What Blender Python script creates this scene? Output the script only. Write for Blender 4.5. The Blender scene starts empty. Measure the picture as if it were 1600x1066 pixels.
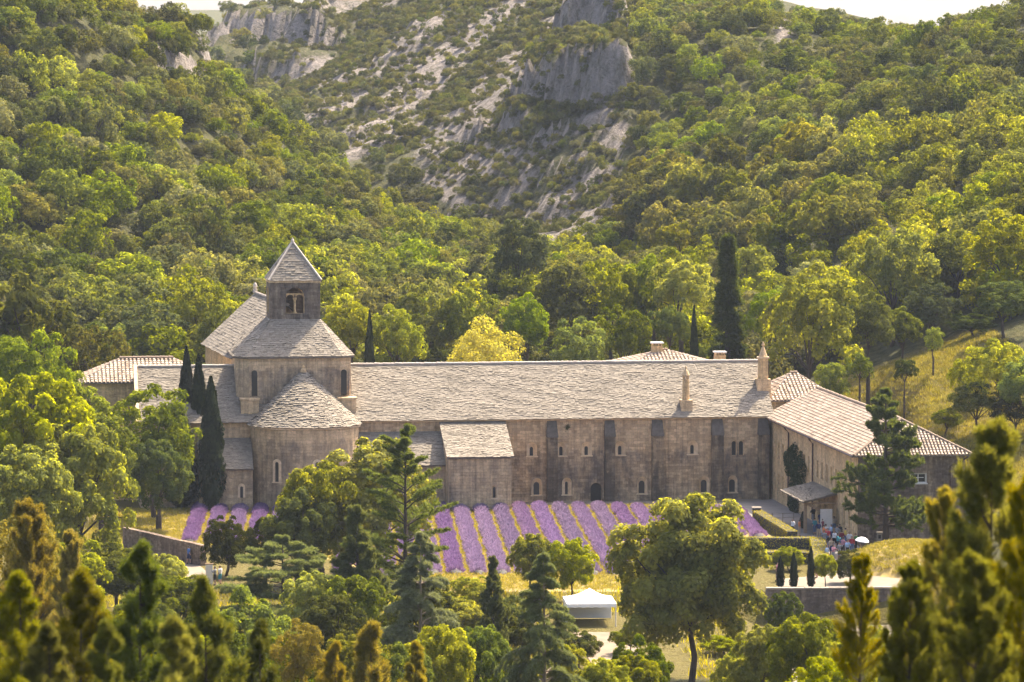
import bpy, math, numpy as np
from mathutils import Vector, Matrix

# ------------------------------------------------------------------ camera, sky, sun, exposure
SC = bpy.context.scene
COL = SC.collection
FPX, HC, VH = 6000.0, 45.0, 128.0          # focal length in photo pixels, camera height, horizon row
PITCH = math.atan(405 / FPX)
cam = bpy.data.cameras.new('camera'); cam_o = bpy.data.objects.new('camera', cam); COL.objects.link(cam_o)
cam_o.location = (0, 0, HC); cam_o.rotation_euler = (math.pi / 2 - PITCH, 0, 0)
cam.sensor_width = 36; cam.lens = 36 * FPX / 1600; cam.clip_start = 1; cam.clip_end = 20000
cam.dof.use_dof = True; cam.dof.focus_distance = 405; cam.dof.aperture_fstop = 1.5
SC.camera = cam_o

SUN = Vector((2.4, 3.1, 5.6)).normalized()      # towards the sun: behind the abbey, to the right, high
EL = math.asin(SUN.z); AZ = math.atan2(SUN.x, SUN.y)
w = bpy.data.worlds.new('World'); SC.world = w; w.use_nodes = True
nt = w.node_tree; bg = nt.nodes['Background']
sky = nt.nodes.new('ShaderNodeTexSky'); sky.sky_type = 'NISHITA'; sky.sun_disc = False
sky.sun_elevation = EL; sky.sun_rotation = AZ; sky.altitude = 400; sky.air_density = 0.55; sky.dust_density = 6.0; sky.ozone_density = 0.4
nt.links.new(sky.outputs[0], bg.inputs[0]); bg.inputs[1].default_value = 0.15
sl = bpy.data.lights.new('sun', 'SUN'); sl.energy = 3.6; sl.angle = math.radians(0.53); sl.color = (1.0, 0.87, 0.68)
so = bpy.data.objects.new('sun', sl); COL.objects.link(so); so.location = (60, 80, 300)
so.rotation_euler = (-SUN).to_track_quat('-Z', 'Y').to_euler()
vs = SC.view_settings; vs.view_transform = 'Standard'; vs.look = 'None'; vs.exposure = 2.0; vs.gamma = 1; vs.use_curve_mapping = False
cy = SC.cycles
cy.max_bounces = 4; cy.diffuse_bounces = 2; cy.glossy_bounces = 1; cy.transmission_bounces = 2; cy.transparent_max_bounces = 4; cy.volume_bounces = 0
cy.use_denoising = True; cy.caustics_reflective = False; cy.caustics_refractive = False; cy.use_adaptive_sampling = True; cy.adaptive_threshold = 0.02
SC.render.use_persistent_data = False

# ------------------------------------------------------------------ geometry of the place: photo direction + distance -> point
F_ = np.array([0, math.cos(PITCH), -math.sin(PITCH)]); U_ = np.array([0, math.sin(PITCH), math.cos(PITCH)]); C_ = np.array([0, 0, HC])
def onY(u, v, Y):
    d = F_ + np.array([1., 0, 0]) * (u - 800) / FPX + U_ * (533 - v) / FPX
    return C_ + d * (Y / d[1])
def onZ(u, v, z=0.0):
    d = F_ + np.array([1., 0, 0]) * (u - 800) / FPX + U_ * (533 - v) / FPX
    return C_ + d * ((z - HC) / d[2])
def proj(P):
    q = np.asarray(P, float) - C_; wq = q @ F_
    return 800 + FPX * q[..., 0] / wq, 533 - FPX * (q @ U_) / wq
TH = math.radians(7.5)
ORG = onZ(800, 785, 0)
AB = Matrix.Translation(Vector(ORG)) @ Matrix.Rotation(TH, 4, 'Z')      # the abbey's frame: x along the long front, y to the back
def A(x, y, z=0): return AB @ Vector((x, y, z))

# ------------------------------------------------------------------ noise
def vnoise(x, y, seed=0):
    xi = np.floor(x).astype(np.int64); yi = np.floor(y).astype(np.int64); xf = x - xi; yf = y - yi
    def h(a, b):
        n = (a * 374761393 + b * 668265263 + seed * 1442695041) & 0xffffffff
        n = ((n ^ (n >> 13)) * 1274126177) & 0xffffffff
        return ((n ^ (n >> 16)) & 0xffff) / 65535.0
    u = xf * xf * (3 - 2 * xf); v = yf * yf * (3 - 2 * yf)
    return (h(xi, yi) * (1 - u) + h(xi + 1, yi) * u) * (1 - v) + (h(xi, yi + 1) * (1 - u) + h(xi + 1, yi + 1) * u) * v
def fbm(x, y, o=4, seed=0):
    s = 0; a = .5; t = 0
    for k in range(o): s = s + a * vnoise(x * 2 ** k, y * 2 ** k, seed + k); t += a; a *= .5
    return s / t
def sstep(a, b, x): t = np.clip((x - a) / (b - a), 0, 1); return t * t * (3 - 2 * t)

def in_poly(u, v, poly):
    c = np.zeros(u.shape, bool); n = len(poly); j = n - 1
    for i in range(n):
        xi, yi = poly[i]; xj, yj = poly[j]
        cond = ((yi > v) != (yj > v)) & (u < (xj - xi) * (v - yi) / (yj - yi + 1e-9) + xi)
        c ^= cond; j = i
    return c
ROCKY = [(380,110),(440,60),(520,-60),(990,-60),(985,70),(985,170),(1000,240),(965,330),(905,405),(800,395),(740,350),(690,330),(600,260),(480,185)]
def blob(u, v, l):
    s = np.zeros(u.shape)
    for (a, b, ra, rb, ang) in l:
        ca, sa = math.cos(math.radians(ang)), math.sin(math.radians(ang))
        du, dv = u - a, v - b; p = (du * ca + dv * sa) / ra; q = (-du * sa + dv * ca) / rb
        s = np.maximum(s, np.clip(1.6 - 1.1 * np.sqrt(p * p + q * q), 0, 1))
    return s
# bare scree and stone on the far slope (centre, half sizes, tilt)
SCREE = [(520,170,55,14,-25),(600,200,70,20,-20),(640,150,80,22,-35),(560,235,45,14,-30),(720,200,70,24,-35),(690,100,70,22,-40),(780,120,60,20,-45),(830,245,60,9,-38),(730,260,50,14,-35),
         (905,345,60,16,-15),(880,300,40,9,-30),(800,300,50,10,-40),(640,60,60,16,-35),(930,185,35,12,-30),(760,40,70,16,-35),(900,20,50,14,-20),(470,110,50,14,-20),(850,330,50,12,-25),(930,280,40,12,-25),(780,250,40,12,-35),(870,380,40,10,-10),(620,100,50,12,-30),(540,120,40,10,-20),(1225,50,18,28,10),(960,215,26,14,0),(700,300,50,12,40)]
# steep limestone faces (centre, half sizes, tilt, height of the step in metres)
CLIFFS = [(908,108,74,56,-20),(385,78,125,40,0),(500,8,30,20,0),(808,180,34,16,-30),(960,318,14,20,0),(742,205,20,16,-25)]
def terrace(x, y, z):
    if not np.any(y > 540): return z
    u, v = proj(np.stack([x, y, z], -1)); far = sstep(540, 600, y); rk = in_poly(u, v, ROCKY).astype(float) * far; cl = np.clip(blob(u, v, CLIFFS) * 1.5, 0, 1) * far
    n = (fbm(x / 14, y / 14, 4, 41) - .5) * 12 + (fbm(x / 4, y / 4, 3, 43) - .5) * 4
    def st(h, k): q = (z + n) / h; f = q - np.floor(q); return h * (np.floor(q) + sstep(0, k, f)) - n
    a = np.clip(cl + .5 * rk * sstep(.48, .6, fbm(x / 20, y / 20, 3, 47)), 0, 1)
    return z * (1 - a) + a * np.where(cl > .3, st(13.0, .22), st(5.0, .3))
def masks(x, y, z):
    u, v = proj(np.stack([x, y, z], -1)); far = sstep(540, 600, y)
    rk = in_poly(u, v, ROCKY).astype(float) * far
    sc = blob(u, v, SCREE) * far
    return rk, sc
# ------------------------------------------------------------------ terrain height
CP = []
for (u, v, Y, c) in [
    (0,560,447,6),(0,430,485,5),(0,300,515,5),(0,150,550,4),(0,0,585,4),(0,-150,625,4),(-250,300,500,5),(-250,0,560,4),(-250,560,440,6),(-600,100,520,4),
    (150,450,485,5),(150,250,535,5),(150,100,585,4),(165,0,615,4),
    (225,-6,645,8),(340,105,662,8),(480,190,662,6),(600,270,642,6),(660,320,622,6),(760,385,590,6),
    (300,420,490,5),(300,250,575,5),(450,400,495,6),(450,280,585,4),(560,400,510,5),(620,440,490,6),(700,470,478,7),(800,480,480,8),
    (340,105,705,28),(480,190,705,26),(600,270,690,24),(660,320,668,18),(225,-6,695,22),(0,0,720,20),
    (560,200,800,3),(500,120,890,3),(430,95,930,6),(640,250,745,3),(760,330,690,2),(860,392,600,4),(700,150,800,2),(700,0,900,2),(560,60,930,2),
    (850,200,705,2),(850,100,765,1),(950,50,765,2),(1000,150,690,3),(1000,0,800,3),(1000,280,610,4),(1200,150,630,4),(1200,0,745,4),(1300,0,725,7),
    (1420,14,705,8),(1530,14,695,8),(1640,-30,690,4),(1350,250,550,5),(1600,250,490,5),(1600,100,585,5),(1850,200,500,5),(1850,0,600,4),(1850,420,430,5),
    (1100,330,570,5),(1200,400,515,7),(1400,400,485,7),(1600,400,455,7),(1500,480,452,6),(1000,430,505,8),(900,450,500,8),
    (1420,14,770,22),(1300,0,790,18),(1530,14,760,22),(1640,-30,760,14),(1000,-60,900,2),(800,-90,1000,2),
    (1450,530,447,0),(1400,600,428,0),(1500,690,402,0),(1560,640,412,0),(1330,620,432,1),(1700,650,400,1),(1600,720,385,2),
    (330,25,1120,10),(400,100,1055,2),(480,-5,1150,4),(260,40,1140,17),(600,-40,1150,0),(200,60,1160,14),(0,60,1160,12)]:
    p = onY(u, v, Y); CP.append((p[0], p[1], p[2] - c))
for (u, v, Y) in [(1420,70,860),(1300,60,900),(1530,70,850),(1650,50,850),(1200,30,930),(1400,110,1100)]: CP.append(tuple(onY(u, v, Y)))
CP += [(-250, 1380, 25), (-100, 1380, 28), (50, 1380, 35), (200, 1380, 30), (-300, 1200, 35), (-400, 900, 40)]
for x, y, z in [(-60,430,2),(-75,400,3),(-75,350,3),(-90,300,4),(-60,440,3),(-30,450,4),(0,455,3),(25,450,3),(45,425,7),(44,400,4),(43,372,1),(52,345,1),(60,300,2)]: CP.append((x, y, z))
CP = np.array(CP)
def _phi(r2): return np.sqrt(r2 + 30.0 ** 2)
_n = len(CP)
_K = _phi(((CP[:, None, :2] - CP[None, :, :2]) ** 2).sum(-1)); _K[np.diag_indices(_n)] -= 1.5
_Pm = np.c_[np.ones(_n), CP[:, :2] / 100]
_S = np.block([[_K, _Pm], [_Pm.T, np.zeros((3, 3))]])
_W = np.linalg.solve(_S, np.r_[CP[:, 2], 0, 0, 0])
def rbf(x, y):
    out = np.empty(x.shape); fx = x.ravel(); fy = y.ravel(); o = np.empty(fx.shape)
    for i in range(0, len(fx), 20000):
        a = fx[i:i + 20000]; b = fy[i:i + 20000]
        k = _phi((a[:, None] - CP[None, :, 0]) ** 2 + (b[:, None] - CP[None, :, 1]) ** 2)
        o[i:i + 20000] = k @ _W[:_n] + _W[_n] + _W[_n + 1] * a / 100 + _W[_n + 2] * b / 100
    return o.reshape(x.shape)
def height(x, y):
    x = np.asarray(x, float); y = np.asarray(y, float)
    hill = np.clip(rbf(x, y), -3, 130) + (fbm(x / 17, y / 17, 4, 3) - .5) * 3.0
    right_edge = 40 + 0 * y
    flat = (1 - sstep(432, 462, y)) * sstep(-72, -50, x) * (1 - sstep(right_edge, right_edge + 6, x))
    z = hill * (1 - flat)
    near = 1 - sstep(300, 350, y)
    slope = np.clip((272 - y) * .128, 0, None) + np.clip(60 - y, 0, None) * .135 + np.clip(np.abs(x) - 30, 0, 60) * .03 * sstep(290, 200, y)
    slope = np.minimum(slope, 43.2)
    z = z * (1 - near) + (slope + (fbm(x / 9, y / 9, 3, 9) - .5) * 1.2 * sstep(285, 260, y) * sstep(5, 25, y)) * near
    z = terrace(x, y, z)
    dip = sstep(16, 22, x) * (1 - sstep(336.3, 337.0, y)) * sstep(262, 290, y)
    return z - 2.7 * dip
def hz(x, y): return float(height(np.array([x]), np.array([y]))[0])

# ------------------------------------------------------------------ object helpers
def tag(o, label, cat, group=None):
    o['label'] = label; o['category'] = cat
    if group: o['group'] = group
    return o
def thing(name, label=None, cat=None, loc=(0, 0, 0), rz=0.0, group=None, mat=None):
    o = bpy.data.objects.new(name, None); COL.objects.link(o); o.empty_display_size = .5
    if mat is not None: o.matrix_world = mat
    else: o.location = loc; o.rotation_euler = (0, 0, rz)
    if label: tag(o, label, cat, group)
    return o
def link(name, me, mat, parent=None):
    o = bpy.data.objects.new(name, me); COL.objects.link(o)
    if mat is not None and len(me.materials) == 0: me.materials.append(mat)
    if parent is not None: o.parent = parent
    return o
def np_mesh(name, V, Fq, mat=None, tint=None, smooth=False, uv=None):
    """V (n,3); Fq (m,k) all faces with k corners"""
    me = bpy.data.meshes.new(name); k = Fq.shape[1]; m = len(Fq)
    me.vertices.add(len(V)); me.vertices.foreach_set('co', np.ascontiguousarray(V, np.float32).ravel())
    me.loops.add(m * k); me.loops.foreach_set('vertex_index', np.ascontiguousarray(Fq, np.int32).ravel())
    me.polygons.add(m); me.polygons.foreach_set('loop_start', np.arange(0, m * k, k, dtype=np.int32))
    try: me.polygons.foreach_set('loop_total', np.full(m, k, np.int32))
    except Exception: pass
    me.update(calc_edges=True)
    if smooth: me.polygons.foreach_set('use_smooth', np.ones(m, bool))
    if tint is not None:
        a = me.attributes.new('tint', 'FLOAT', 'POINT'); a.data.foreach_set('value', np.ascontiguousarray(tint, np.float32))
    if mat is not None: me.materials.append(mat)
    return me
class MB:
    """collects faces with box-mapped uv in metres"""
    def __init__(s): s.v = []; s.f = []; s.uv = []
    def face(s, pts, uv=None):
        b = len(s.v); pts = [Vector(p) for p in pts]; s.v += [tuple(p) for p in pts]; s.f.append(tuple(range(b, b + len(pts))))
        if uv is None:
            n = Vector((0, 0, 0))
            for i in range(len(pts)): n += pts[i].cross(pts[(i + 1) % len(pts)])
            if n.length > 0: n.normalize()
            if abs(n.z) > .75: uv = [(p.x, p.y) for p in pts]
            else:
                t = Vector((-n.y, n.x, 0)); t = t.normalized() if t.length > 1e-6 else Vector((1, 0, 0))
                if t.x + t.y < 0: t = -t
                uv = [(p.dot(t), p.z) for p in pts]
        s.uv += uv
        return s
    def hexa(s, p):   # 8 points: bottom 0-3 ccw from above, top 4-7
        for q in ((3, 2, 1, 0), (4, 5, 6, 7), (0, 1, 5, 4), (1, 2, 6, 5), (2, 3, 7, 6), (3, 0, 4, 7)): s.face([p[i] for i in q])
        return s
    def box(s, x0, x1, y0, y1, z0, z1):
        return s.hexa([(x0, y0, z0), (x1, y0, z0), (x1, y1, z0), (x0, y1, z0), (x0, y0, z1), (x1, y0, z1), (x1, y1, z1), (x0, y1, z1)])
    def prism(s, poly, off):   # poly 3d points, extruded by vector
        off = Vector(off); a = [Vector(p) for p in poly]; b = [p + off for p in a]
        s.face(list(reversed(a))); s.face(b)
        for i in range(len(a)): j = (i + 1) % len(a); s.face([a[i], a[j], b[j], b[i]])
        return s
    def tube(s, pts, rad, n=6, cap=True):
        pts = [Vector(p) for p in pts]; rings = []
        for i, p in enumerate(pts):
            d = (pts[min(i + 1, len(pts) - 1)] - pts[max(i - 1, 0)])
            if d.length < 1e-9: d = Vector((0, 0, 1))
            d.normalize(); a = d.orthogonal().normalized() if abs(d.z) < .99 else Vector((1, 0, 0)); b = d.cross(a).normalized(); a = b.cross(d)
            r = rad[i] if hasattr(rad, '__len__') else rad
            rings.append([p + (a * math.cos(t) + b * math.sin(t)) * r for t in [2 * math.pi * k / n for k in range(n)]])
        for i in range(len(rings) - 1):
            for k in range(n): s.face([rings[i][k], rings[i][(k + 1) % n], rings[i + 1][(k + 1) % n], rings[i + 1][k]])
        if cap: s.face(rings[-1]); s.face(list(reversed(rings[0])))
        return s
    def lathe(s, c, prof, n=12):
        c = Vector(c); rings = [[c + Vector((r * math.cos(2 * math.pi * k / n), r * math.sin(2 * math.pi * k / n), z)) for k in range(n)] for r, z in prof]
        for i in range(len(rings) - 1):
            for k in range(n): s.face([rings[i][k], rings[i][(k + 1) % n], rings[i + 1][(k + 1) % n], rings[i + 1][k]])
        s.face(rings[-1]); s.face(list(reversed(rings[0])))
        return s
    def mesh(s, name, mat=None, weld=False, smooth=False):
        me = bpy.data.meshes.new(name); me.from_pydata(s.v, [], s.f); me.update()
        u = me.uv_layers.new(name='uv'); u.data.foreach_set('uv', np.array(s.uv, np.float32).ravel())
        if mat: me.materials.append(mat)
        if weld or smooth:
            import bmesh
            bm = bmesh.new(); bm.from_mesh(me); bmesh.ops.remove_doubles(bm, verts=bm.verts, dist=1e-4); bm.to_mesh(me); bm.free()
        if smooth: me.polygons.foreach_set('use_smooth', np.ones(len(me.polygons), bool))
        return me
    def build(s, name, mat, parent=None, kind=None, smooth=False):
        o = link(name, s.mesh(name, mat, smooth=smooth), None, parent)
        if kind: o['kind'] = kind
        return o
def copy_tree(root, loc=None, rz=None, scale=None):
    c = root.copy(); COL.objects.link(c)
    if loc is not None: c.location = loc
    if rz is not None: c.rotation_euler = (0, 0, rz)
    if scale is not None: c.scale = scale if hasattr(scale, '__len__') else (scale,) * 3
    for ch in root.children:
        d = ch.copy(); COL.objects.link(d); d.parent = c
    return c

# ------------------------------------------------------------------ materials
def mat_new(name):
    m = bpy.data.materials.new(name); m.use_nodes = True; t = m.node_tree; t.nodes.clear()
    o = t.nodes.new('ShaderNodeOutputMaterial'); return m, t, o
class N:
    """tiny node-building helper"""
    def __init__(s, t): s.t = t
    def n(s, typ, **kw):
        x = s.t.nodes.new(typ); ins = kw.pop('ins', {})
        for k, v in kw.items(): setattr(x, k, v)
        for k, v in ins.items():
            if hasattr(v, 'is_output'): s.t.links.new(v, x.inputs[k])
            elif v is not None: x.inputs[k].default_value = v
        return x
    def mix(s, a, b, f, mode='MIX'):
        x = s.n('ShaderNodeMix', data_type='RGBA', blend_type=mode)
        for i, v in ((0, f), (6, a), (7, b)):
            if hasattr(v, 'is_output'): s.t.links.new(v, x.inputs[i])
            else: x.inputs[i].default_value = v if i == 0 else (tuple(v) + (1,) if len(v) == 3 else v)
        return x.outputs[2]
    def math(s, op, a, b=0.0, clamp=False):
        x = s.n('ShaderNodeMath', operation=op, use_clamp=clamp)
        for i, v in ((0, a), (1, b)):
            if hasattr(v, 'is_output'): s.t.links.new(v, x.inputs[i])
            else: x.inputs[i].default_value = v
        return x.outputs[0]
    def ramp(s, f, stops):
        x = s.n('ShaderNodeValToRGB'); s.t.links.new(f, x.inputs[0]); e = x.color_ramp.elements
        while len(e) < len(stops): e.new(.5)
        for q, (p, c) in zip(e, stops): q.position = p; q.color = tuple(c) + (1,) if hasattr(c, '__len__') else (c, c, c, 1)
        return x.outputs[0]
    def noise(s, vec, scale, detail=4, rough=.55, dist=0):
        x = s.n('ShaderNodeTexNoise', ins={'Scale': scale, 'Detail': detail, 'Roughness': rough, 'Distortion': dist})
        if vec is not None: s.t.links.new(vec, x.inputs['Vector'])
        return x.outputs[0]
    def scalev(s, vec, sc):
        x = s.n('ShaderNodeMapping'); s.t.links.new(vec, x.inputs[0]); x.inputs['Scale'].default_value = sc; return x.outputs[0]
    def bsdf(s, color, rough, out, bump=None, bstr=.4, bdist=.05, spec=.3):
        p = s.n('ShaderNodeBsdfPrincipled'); 
        if hasattr(color, 'is_output'): s.t.links.new(color, p.inputs['Base Color'])
        else: p.inputs['Base Color'].default_value = tuple(color) + (1,)
        p.inputs['Roughness'].default_value = rough; p.inputs['Specular IOR Level'].default_value = spec
        if bump is not None:
            b = s.n('ShaderNodeBump', ins={'Strength': bstr, 'Distance': bdist, 'Height': bump}); s.t.links.new(b.outputs[0], p.inputs['Normal'])
        s.t.links.new(p.outputs[0], out.inputs[0]); return p

def m_stone(name, clean, dirty, dirt=.5, band=None, bw=.5, bh=.24, mortar=.35, seed=0.0):
    """limestone masonry with its own weathering: blocks from uv (metres), lichen streaks from object space; band = (z0,z1) rain-sheltered strip under the eaves that stayed clean"""
    m, t, o = mat_new(name); g = N(t)
    uv = g.n('ShaderNodeUVMap', uv_map='uv').outputs[0]; ob = g.n('ShaderNodeTexCoord').outputs['Object']
    wob = g.n('ShaderNodeTexNoise', ins={'Scale': 1.3, 'Detail': 3}); t.links.new(uv, wob.inputs[0])
    wv = g.n('ShaderNodeVectorMath', operation='MULTIPLY_ADD', ins={0: wob.outputs[1], 1: (.14, .14, 0), 2: uv})
    br = g.n('ShaderNodeTexBrick', ins={'Scale': 1.0, 'Mortar Size': .018, 'Mortar Smooth': .4, 'Bias': .1, 'Brick Width': bw, 'Row Height': bh, 'Color1': (1, 1, 1, 1), 'Color2': (.45, .42, .40, 1), 'Mortar': (.62, .6, .56, 1)})
    t.links.new(wv.outputs[0], br.inputs[0])
    big = g.noise(g.scalev(ob, (.35, .35, .16)), 1.0, 6, .62, .3); mid = g.noise(g.scalev(ob, (1.6, 1.6, .5)), 1.0, 5, .65); fine = g.noise(ob, 5.5, 4, .7)
    s = g.math('MULTIPLY_ADD', mid, .55); s.node.inputs[2].default_value = 0
    t.links.new(g.math('MULTIPLY', big, .75), s.node.inputs[2])
    if band:
        z = g.n('ShaderNodeSeparateXYZ', ins={0: ob}).outputs[2]
        zz = g.math('ADD', z, g.math('MULTIPLY', g.noise(g.scalev(ob, (.8, .8, .2)), 1.0, 4), 2.2))
        mr = g.n('ShaderNodeMapRange', ins={'Value': zz, 'From Min': band[0] + 1.1, 'From Max': band[1] + 1.1, 'To Min': 0.0, 'To Max': -.7}); s = g.math('ADD', s, mr.outputs[0])
    f = g.ramp(s, [(max(0, .72 - dirt * .45), 0.0), (min(1, .98 - dirt * .45), 1.0)])
    col = g.mix(clean, dirty, f)
    col = g.mix(col, br.outputs[0], mortar, 'MULTIPLY')
    spots = g.ramp(fine, [(.35, .72), (.62, 1.12)])
    col = g.mix(col, spots, .8, 'MULTIPLY')
    col = g.mix(col, g.ramp(g.noise(g.scalev(ob, (2.6, 2.6, .10)), 1.0, 5, .7), [(.34, .55), (.56, 1.08)]), .75, 'MULTIPLY')
    pale = g.ramp(g.noise(ob, 2.1, 6, .75), [(.62, 0.0), (.72, 1.0)])
    col = g.mix(col, (clean[0] * 1.05, clean[1] * 1.1, clean[2] * 1.2), g.math('MULTIPLY', pale, .45))
    h = g.math('ADD', g.math('MULTIPLY', br.outputs[1], -.7), g.math('MULTIPLY', fine, .7))
    g.bsdf(col, .92, o, h, 1.0, .06, .15); return m
def m_simple(name, col, rough=.85, var=.25, scale=3.0, col2=None, bump=.3, spec=.2, metal=0):
    m, t, o = mat_new(name); g = N(t); ob = g.n('ShaderNodeTexCoord').outputs['Object']
    n1 = g.noise(ob, scale, 5, .65); c2 = col2 or tuple(c * (1 - var) for c in col)
    c = g.mix(tuple(min(1, x * (1 + var * .4)) for x in col), c2, g.ramp(n1, [(.3, 0.0), (.7, 1.0)]))
    p = g.bsdf(c, rough, o, n1, bump, .04, spec); p.inputs['Metallic'].default_value = metal; return m
def m_tiles(name, c1, c2, c3, lich=.35):
    """roofing pieces: each piece its own tone through the tint attribute, lichen patches on top"""
    m, t, o = mat_new(name); g = N(t); ob = g.n('ShaderNodeTexCoord').outputs['Object']
    ti = g.n('ShaderNodeAttribute', attribute_name='tint').outputs['Fac']
    c = g.ramp(ti, [(0.0, c3), (.45, c1), (1.0, c2)])
    big = g.noise(ob, .35, 5, .65, .4); fine = g.noise(ob, 7, 4, .7)
    c = g.mix(c, tuple(x * .5 for x in c3), g.math('MULTIPLY', g.ramp(big, [(.46, 0.0), (.72, 1.0)]), lich))
    c = g.mix(c, g.ramp(fine, [(.3, .65), (.7, 1.15)]), .8, 'MULTIPLY')
    g.bsdf(c, .9, o, fine, .5, .03, .2); return m
def m_leaf(name, dark, light, trans, tfac=.42, hue=.022, val=.42, gloss=.0, inst=True):
    m, t, o = mat_new(name); g = N(t)
    ti = g.n('ShaderNodeAttribute', attribute_name='tint').outputs['Fac']
    ob = g.n('ShaderNodeTexCoord').outputs['Object']
    rnd = g.n('ShaderNodeObjectInfo').outputs['Random']
    f = g.math('ADD', g.math('MULTIPLY', ti, .65), g.math('MULTIPLY', g.noise(ob, 1.2, 2, .5), .5))
    c = g.mix(dark, light, g.ramp(f, [(.2, 0.0), (.95, 1.0)]))
    hs = g.n('ShaderNodeHueSaturation', ins={'Color': c})
    t.links.new(g.math('ADD', g.math('MULTIPLY', rnd, hue * 1.8), .5 - hue * .85), hs.inputs['Hue'])
    r2 = g.math('FRACT', g.math('MULTIPLY', rnd, 7.31)); t.links.new(g.math('ADD', g.math('MULTIPLY', r2, val * 2), 1 - val), hs.inputs['Value'])
    r3 = g.math('FRACT', g.math('MULTIPLY', rnd, 13.7)); t.links.new(g.math('ADD', g.math('MULTIPLY', r3, .4), .75), hs.inputs['Saturation'])
    d = g.n('ShaderNodeBsdfDiffuse', ins={'Color': hs.outputs[0]})
    tc = g.mix(hs.outputs[0], trans, 1.0, 'MULTIPLY')
    tr = g.n('ShaderNodeBsdfTranslucent', ins={'Color': tc})
    mx = g.n('ShaderNodeMixShader', ins={0: tfac, 1: d.outputs[0], 2: tr.outputs[0]})
    t.links.new(mx.outputs[0], o.inputs[0]); return m

WARM = (.52, .37, .21); GREYW = (.115, .095, .075)
M = {}
M['facade'] = m_stone('stone_facade', (.72, .50, .28), (.235, .18, .13), .47, band=(5.0, 8.0), bw=.62, bh=.31, mortar=.75)
M['butt'] = m_stone('stone_buttress', (.52, .37, .21), (.14, .11, .08), .68, bw=.6, bh=.31, mortar=.75)  # darker copy of the facade stone: more dirt, plus buttress shading put into the colour
M['church'] = m_stone('stone_church', (.72, .51, .285), (.29, .22, .15), .36, band=(7.2, 9.0), bw=.7, bh=.34, mortar=.5)
M['cross'] = m_stone('stone_crossing', (.70, .50, .29), (.24, .19, .145), .42, band=(14.2, 15.8), bw=.7, bh=.34, mortar=.45)
M['tower'] = m_stone('stone_tower', (.44, .34, .23), (.15, .12, .095), .6, bw=.6, bh=.3, mortar=.7)
M['golden'] = m_stone('stone_golden', (.84, .58, .29), (.60, .42, .22), .36, bw=.55, bh=.28, mortar=.5)
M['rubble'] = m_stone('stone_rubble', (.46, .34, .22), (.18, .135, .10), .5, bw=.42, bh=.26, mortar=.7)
M['drywall'] = m_stone('stone_drywall', (.40, .29, .19), (.16, .12, .09), .5, bw=.36, bh=.2, mortar=.8)
M['greywall'] = m_stone('stone_greywall', (.27, .22, .17), (.12, .10, .085), .55, bw=.5, bh=.24, mortar=.6)
M['frame'] = m_simple('stone_frame', (.72, .53, .32), .9, .3, 2.5)
M['cap'] = m_simple('slate_cap', (.12, .098, .075), .85, .45, 3)
M['pane'] = m_simple('dark_opening', (.018, .016, .014), .35, .3, 3, spec=.5)
M['door'] = m_simple('dark_wood', (.035, .028, .022), .7, .4, 6)
M['lauze'] = m_tiles('stone_roof', (.235, .20, .152), (.33, .285, .222), (.135, .112, .085))
M['canal'] = m_tiles('canal_tile', (.44, .34, .25), (.57, .46, .35), (.27, .20, .14), .3)
M['under'] = m_simple('roof_underlay', (.19, .155, .12), .95, .3, 4)
M['mortar'] = m_simple('ridge_mortar', (.50, .43, .35), .95, .3, 4)
M['metal'] = m_simple('brown_downpipe', (.09, .05, .035), .5, .3, 4)
M['wood'] = m_simple('porch_timber', (.36, .25, .15), .8, .35, 5)
M['white'] = m_simple('white_board', (.66, .62, .55), .7, .12, 5)
M['canvas'] = m_simple('tent_canvas', (.80, .79, .76), .7, .06, 1.5, bump=.1)
M['bark'] = m_simple('bark', (.075, .055, .04), .95, .4, 6)
M['barkpale'] = m_simple('bark_pale', (.30, .24, .18), .95, .35, 6)
M['concrete'] = m_simple('pale_stone_post', (.27, .23, .18), .9, .2, 4)
M['vase'] = m_simple('dark_planter', (.05, .045, .04), .8, .3, 4)

M['oak'] = m_leaf('leaf_oak', (0.0336, 0.0504, 0.0042), (.172, .195, .015), (2.1, 1.95, .5), .46, .018)
M['oakb'] = m_leaf('leaf_big_oak', (0.0525, 0.0672, 0.0021), (.275, .285, .008), (2.4, 2.1, .4), .54, .003, .05)
M['olive'] = m_leaf('leaf_garrigue', (0.0420, 0.0525, 0.0123), (0.1875, 0.1850, 0.0450), (1.8, 1.6, .8), .42)
M['deep'] = m_leaf('leaf_holm', (0.0286, 0.0416, 0.0104), (0.1105, 0.1222, 0.0234), (1.9, 1.7, .8), .40)
M['lime'] = m_leaf('leaf_lime', (0.0665, 0.0840, 0.0035), (.272, .280, .013), (2.15, 1.95, .38), .50, .012, .3)
M['gold'] = m_leaf('leaf_gold', (.24, .215, .012), (.44, .385, .020), (1.8, 1.65, .4), .50, .004, .06)
M['cypress'] = m_leaf('leaf_cypress', (.010, .017, .007), (.034, .042, .014), (1.3, 1.2, .7), .2, .01, .2)
M['pine'] = m_leaf('leaf_pine', (0.0351, 0.0513, 0.0135), (0.1148, 0.1323, 0.0297), (2.0, 1.7, .7), .38)
M['pineo'] = m_leaf('leaf_aleppo', (0.0462, 0.0574, 0.0070), (.20, .195, .024), (2.0, 1.8, .6), .46)
M['cedar'] = m_leaf('leaf_cedar', (0.0473, 0.0651, 0.0210), (0.2025, 0.2250, 0.0750), (1.7, 1.6, .8), .38, .01, .1)
M['cedarp'] = m_leaf('leaf_cedar_pale', (0.0900, 0.1140, 0.0480), (0.2325, 0.2520, 0.1125), (1.6, 1.5, .8), .38, .01, .1)
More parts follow.
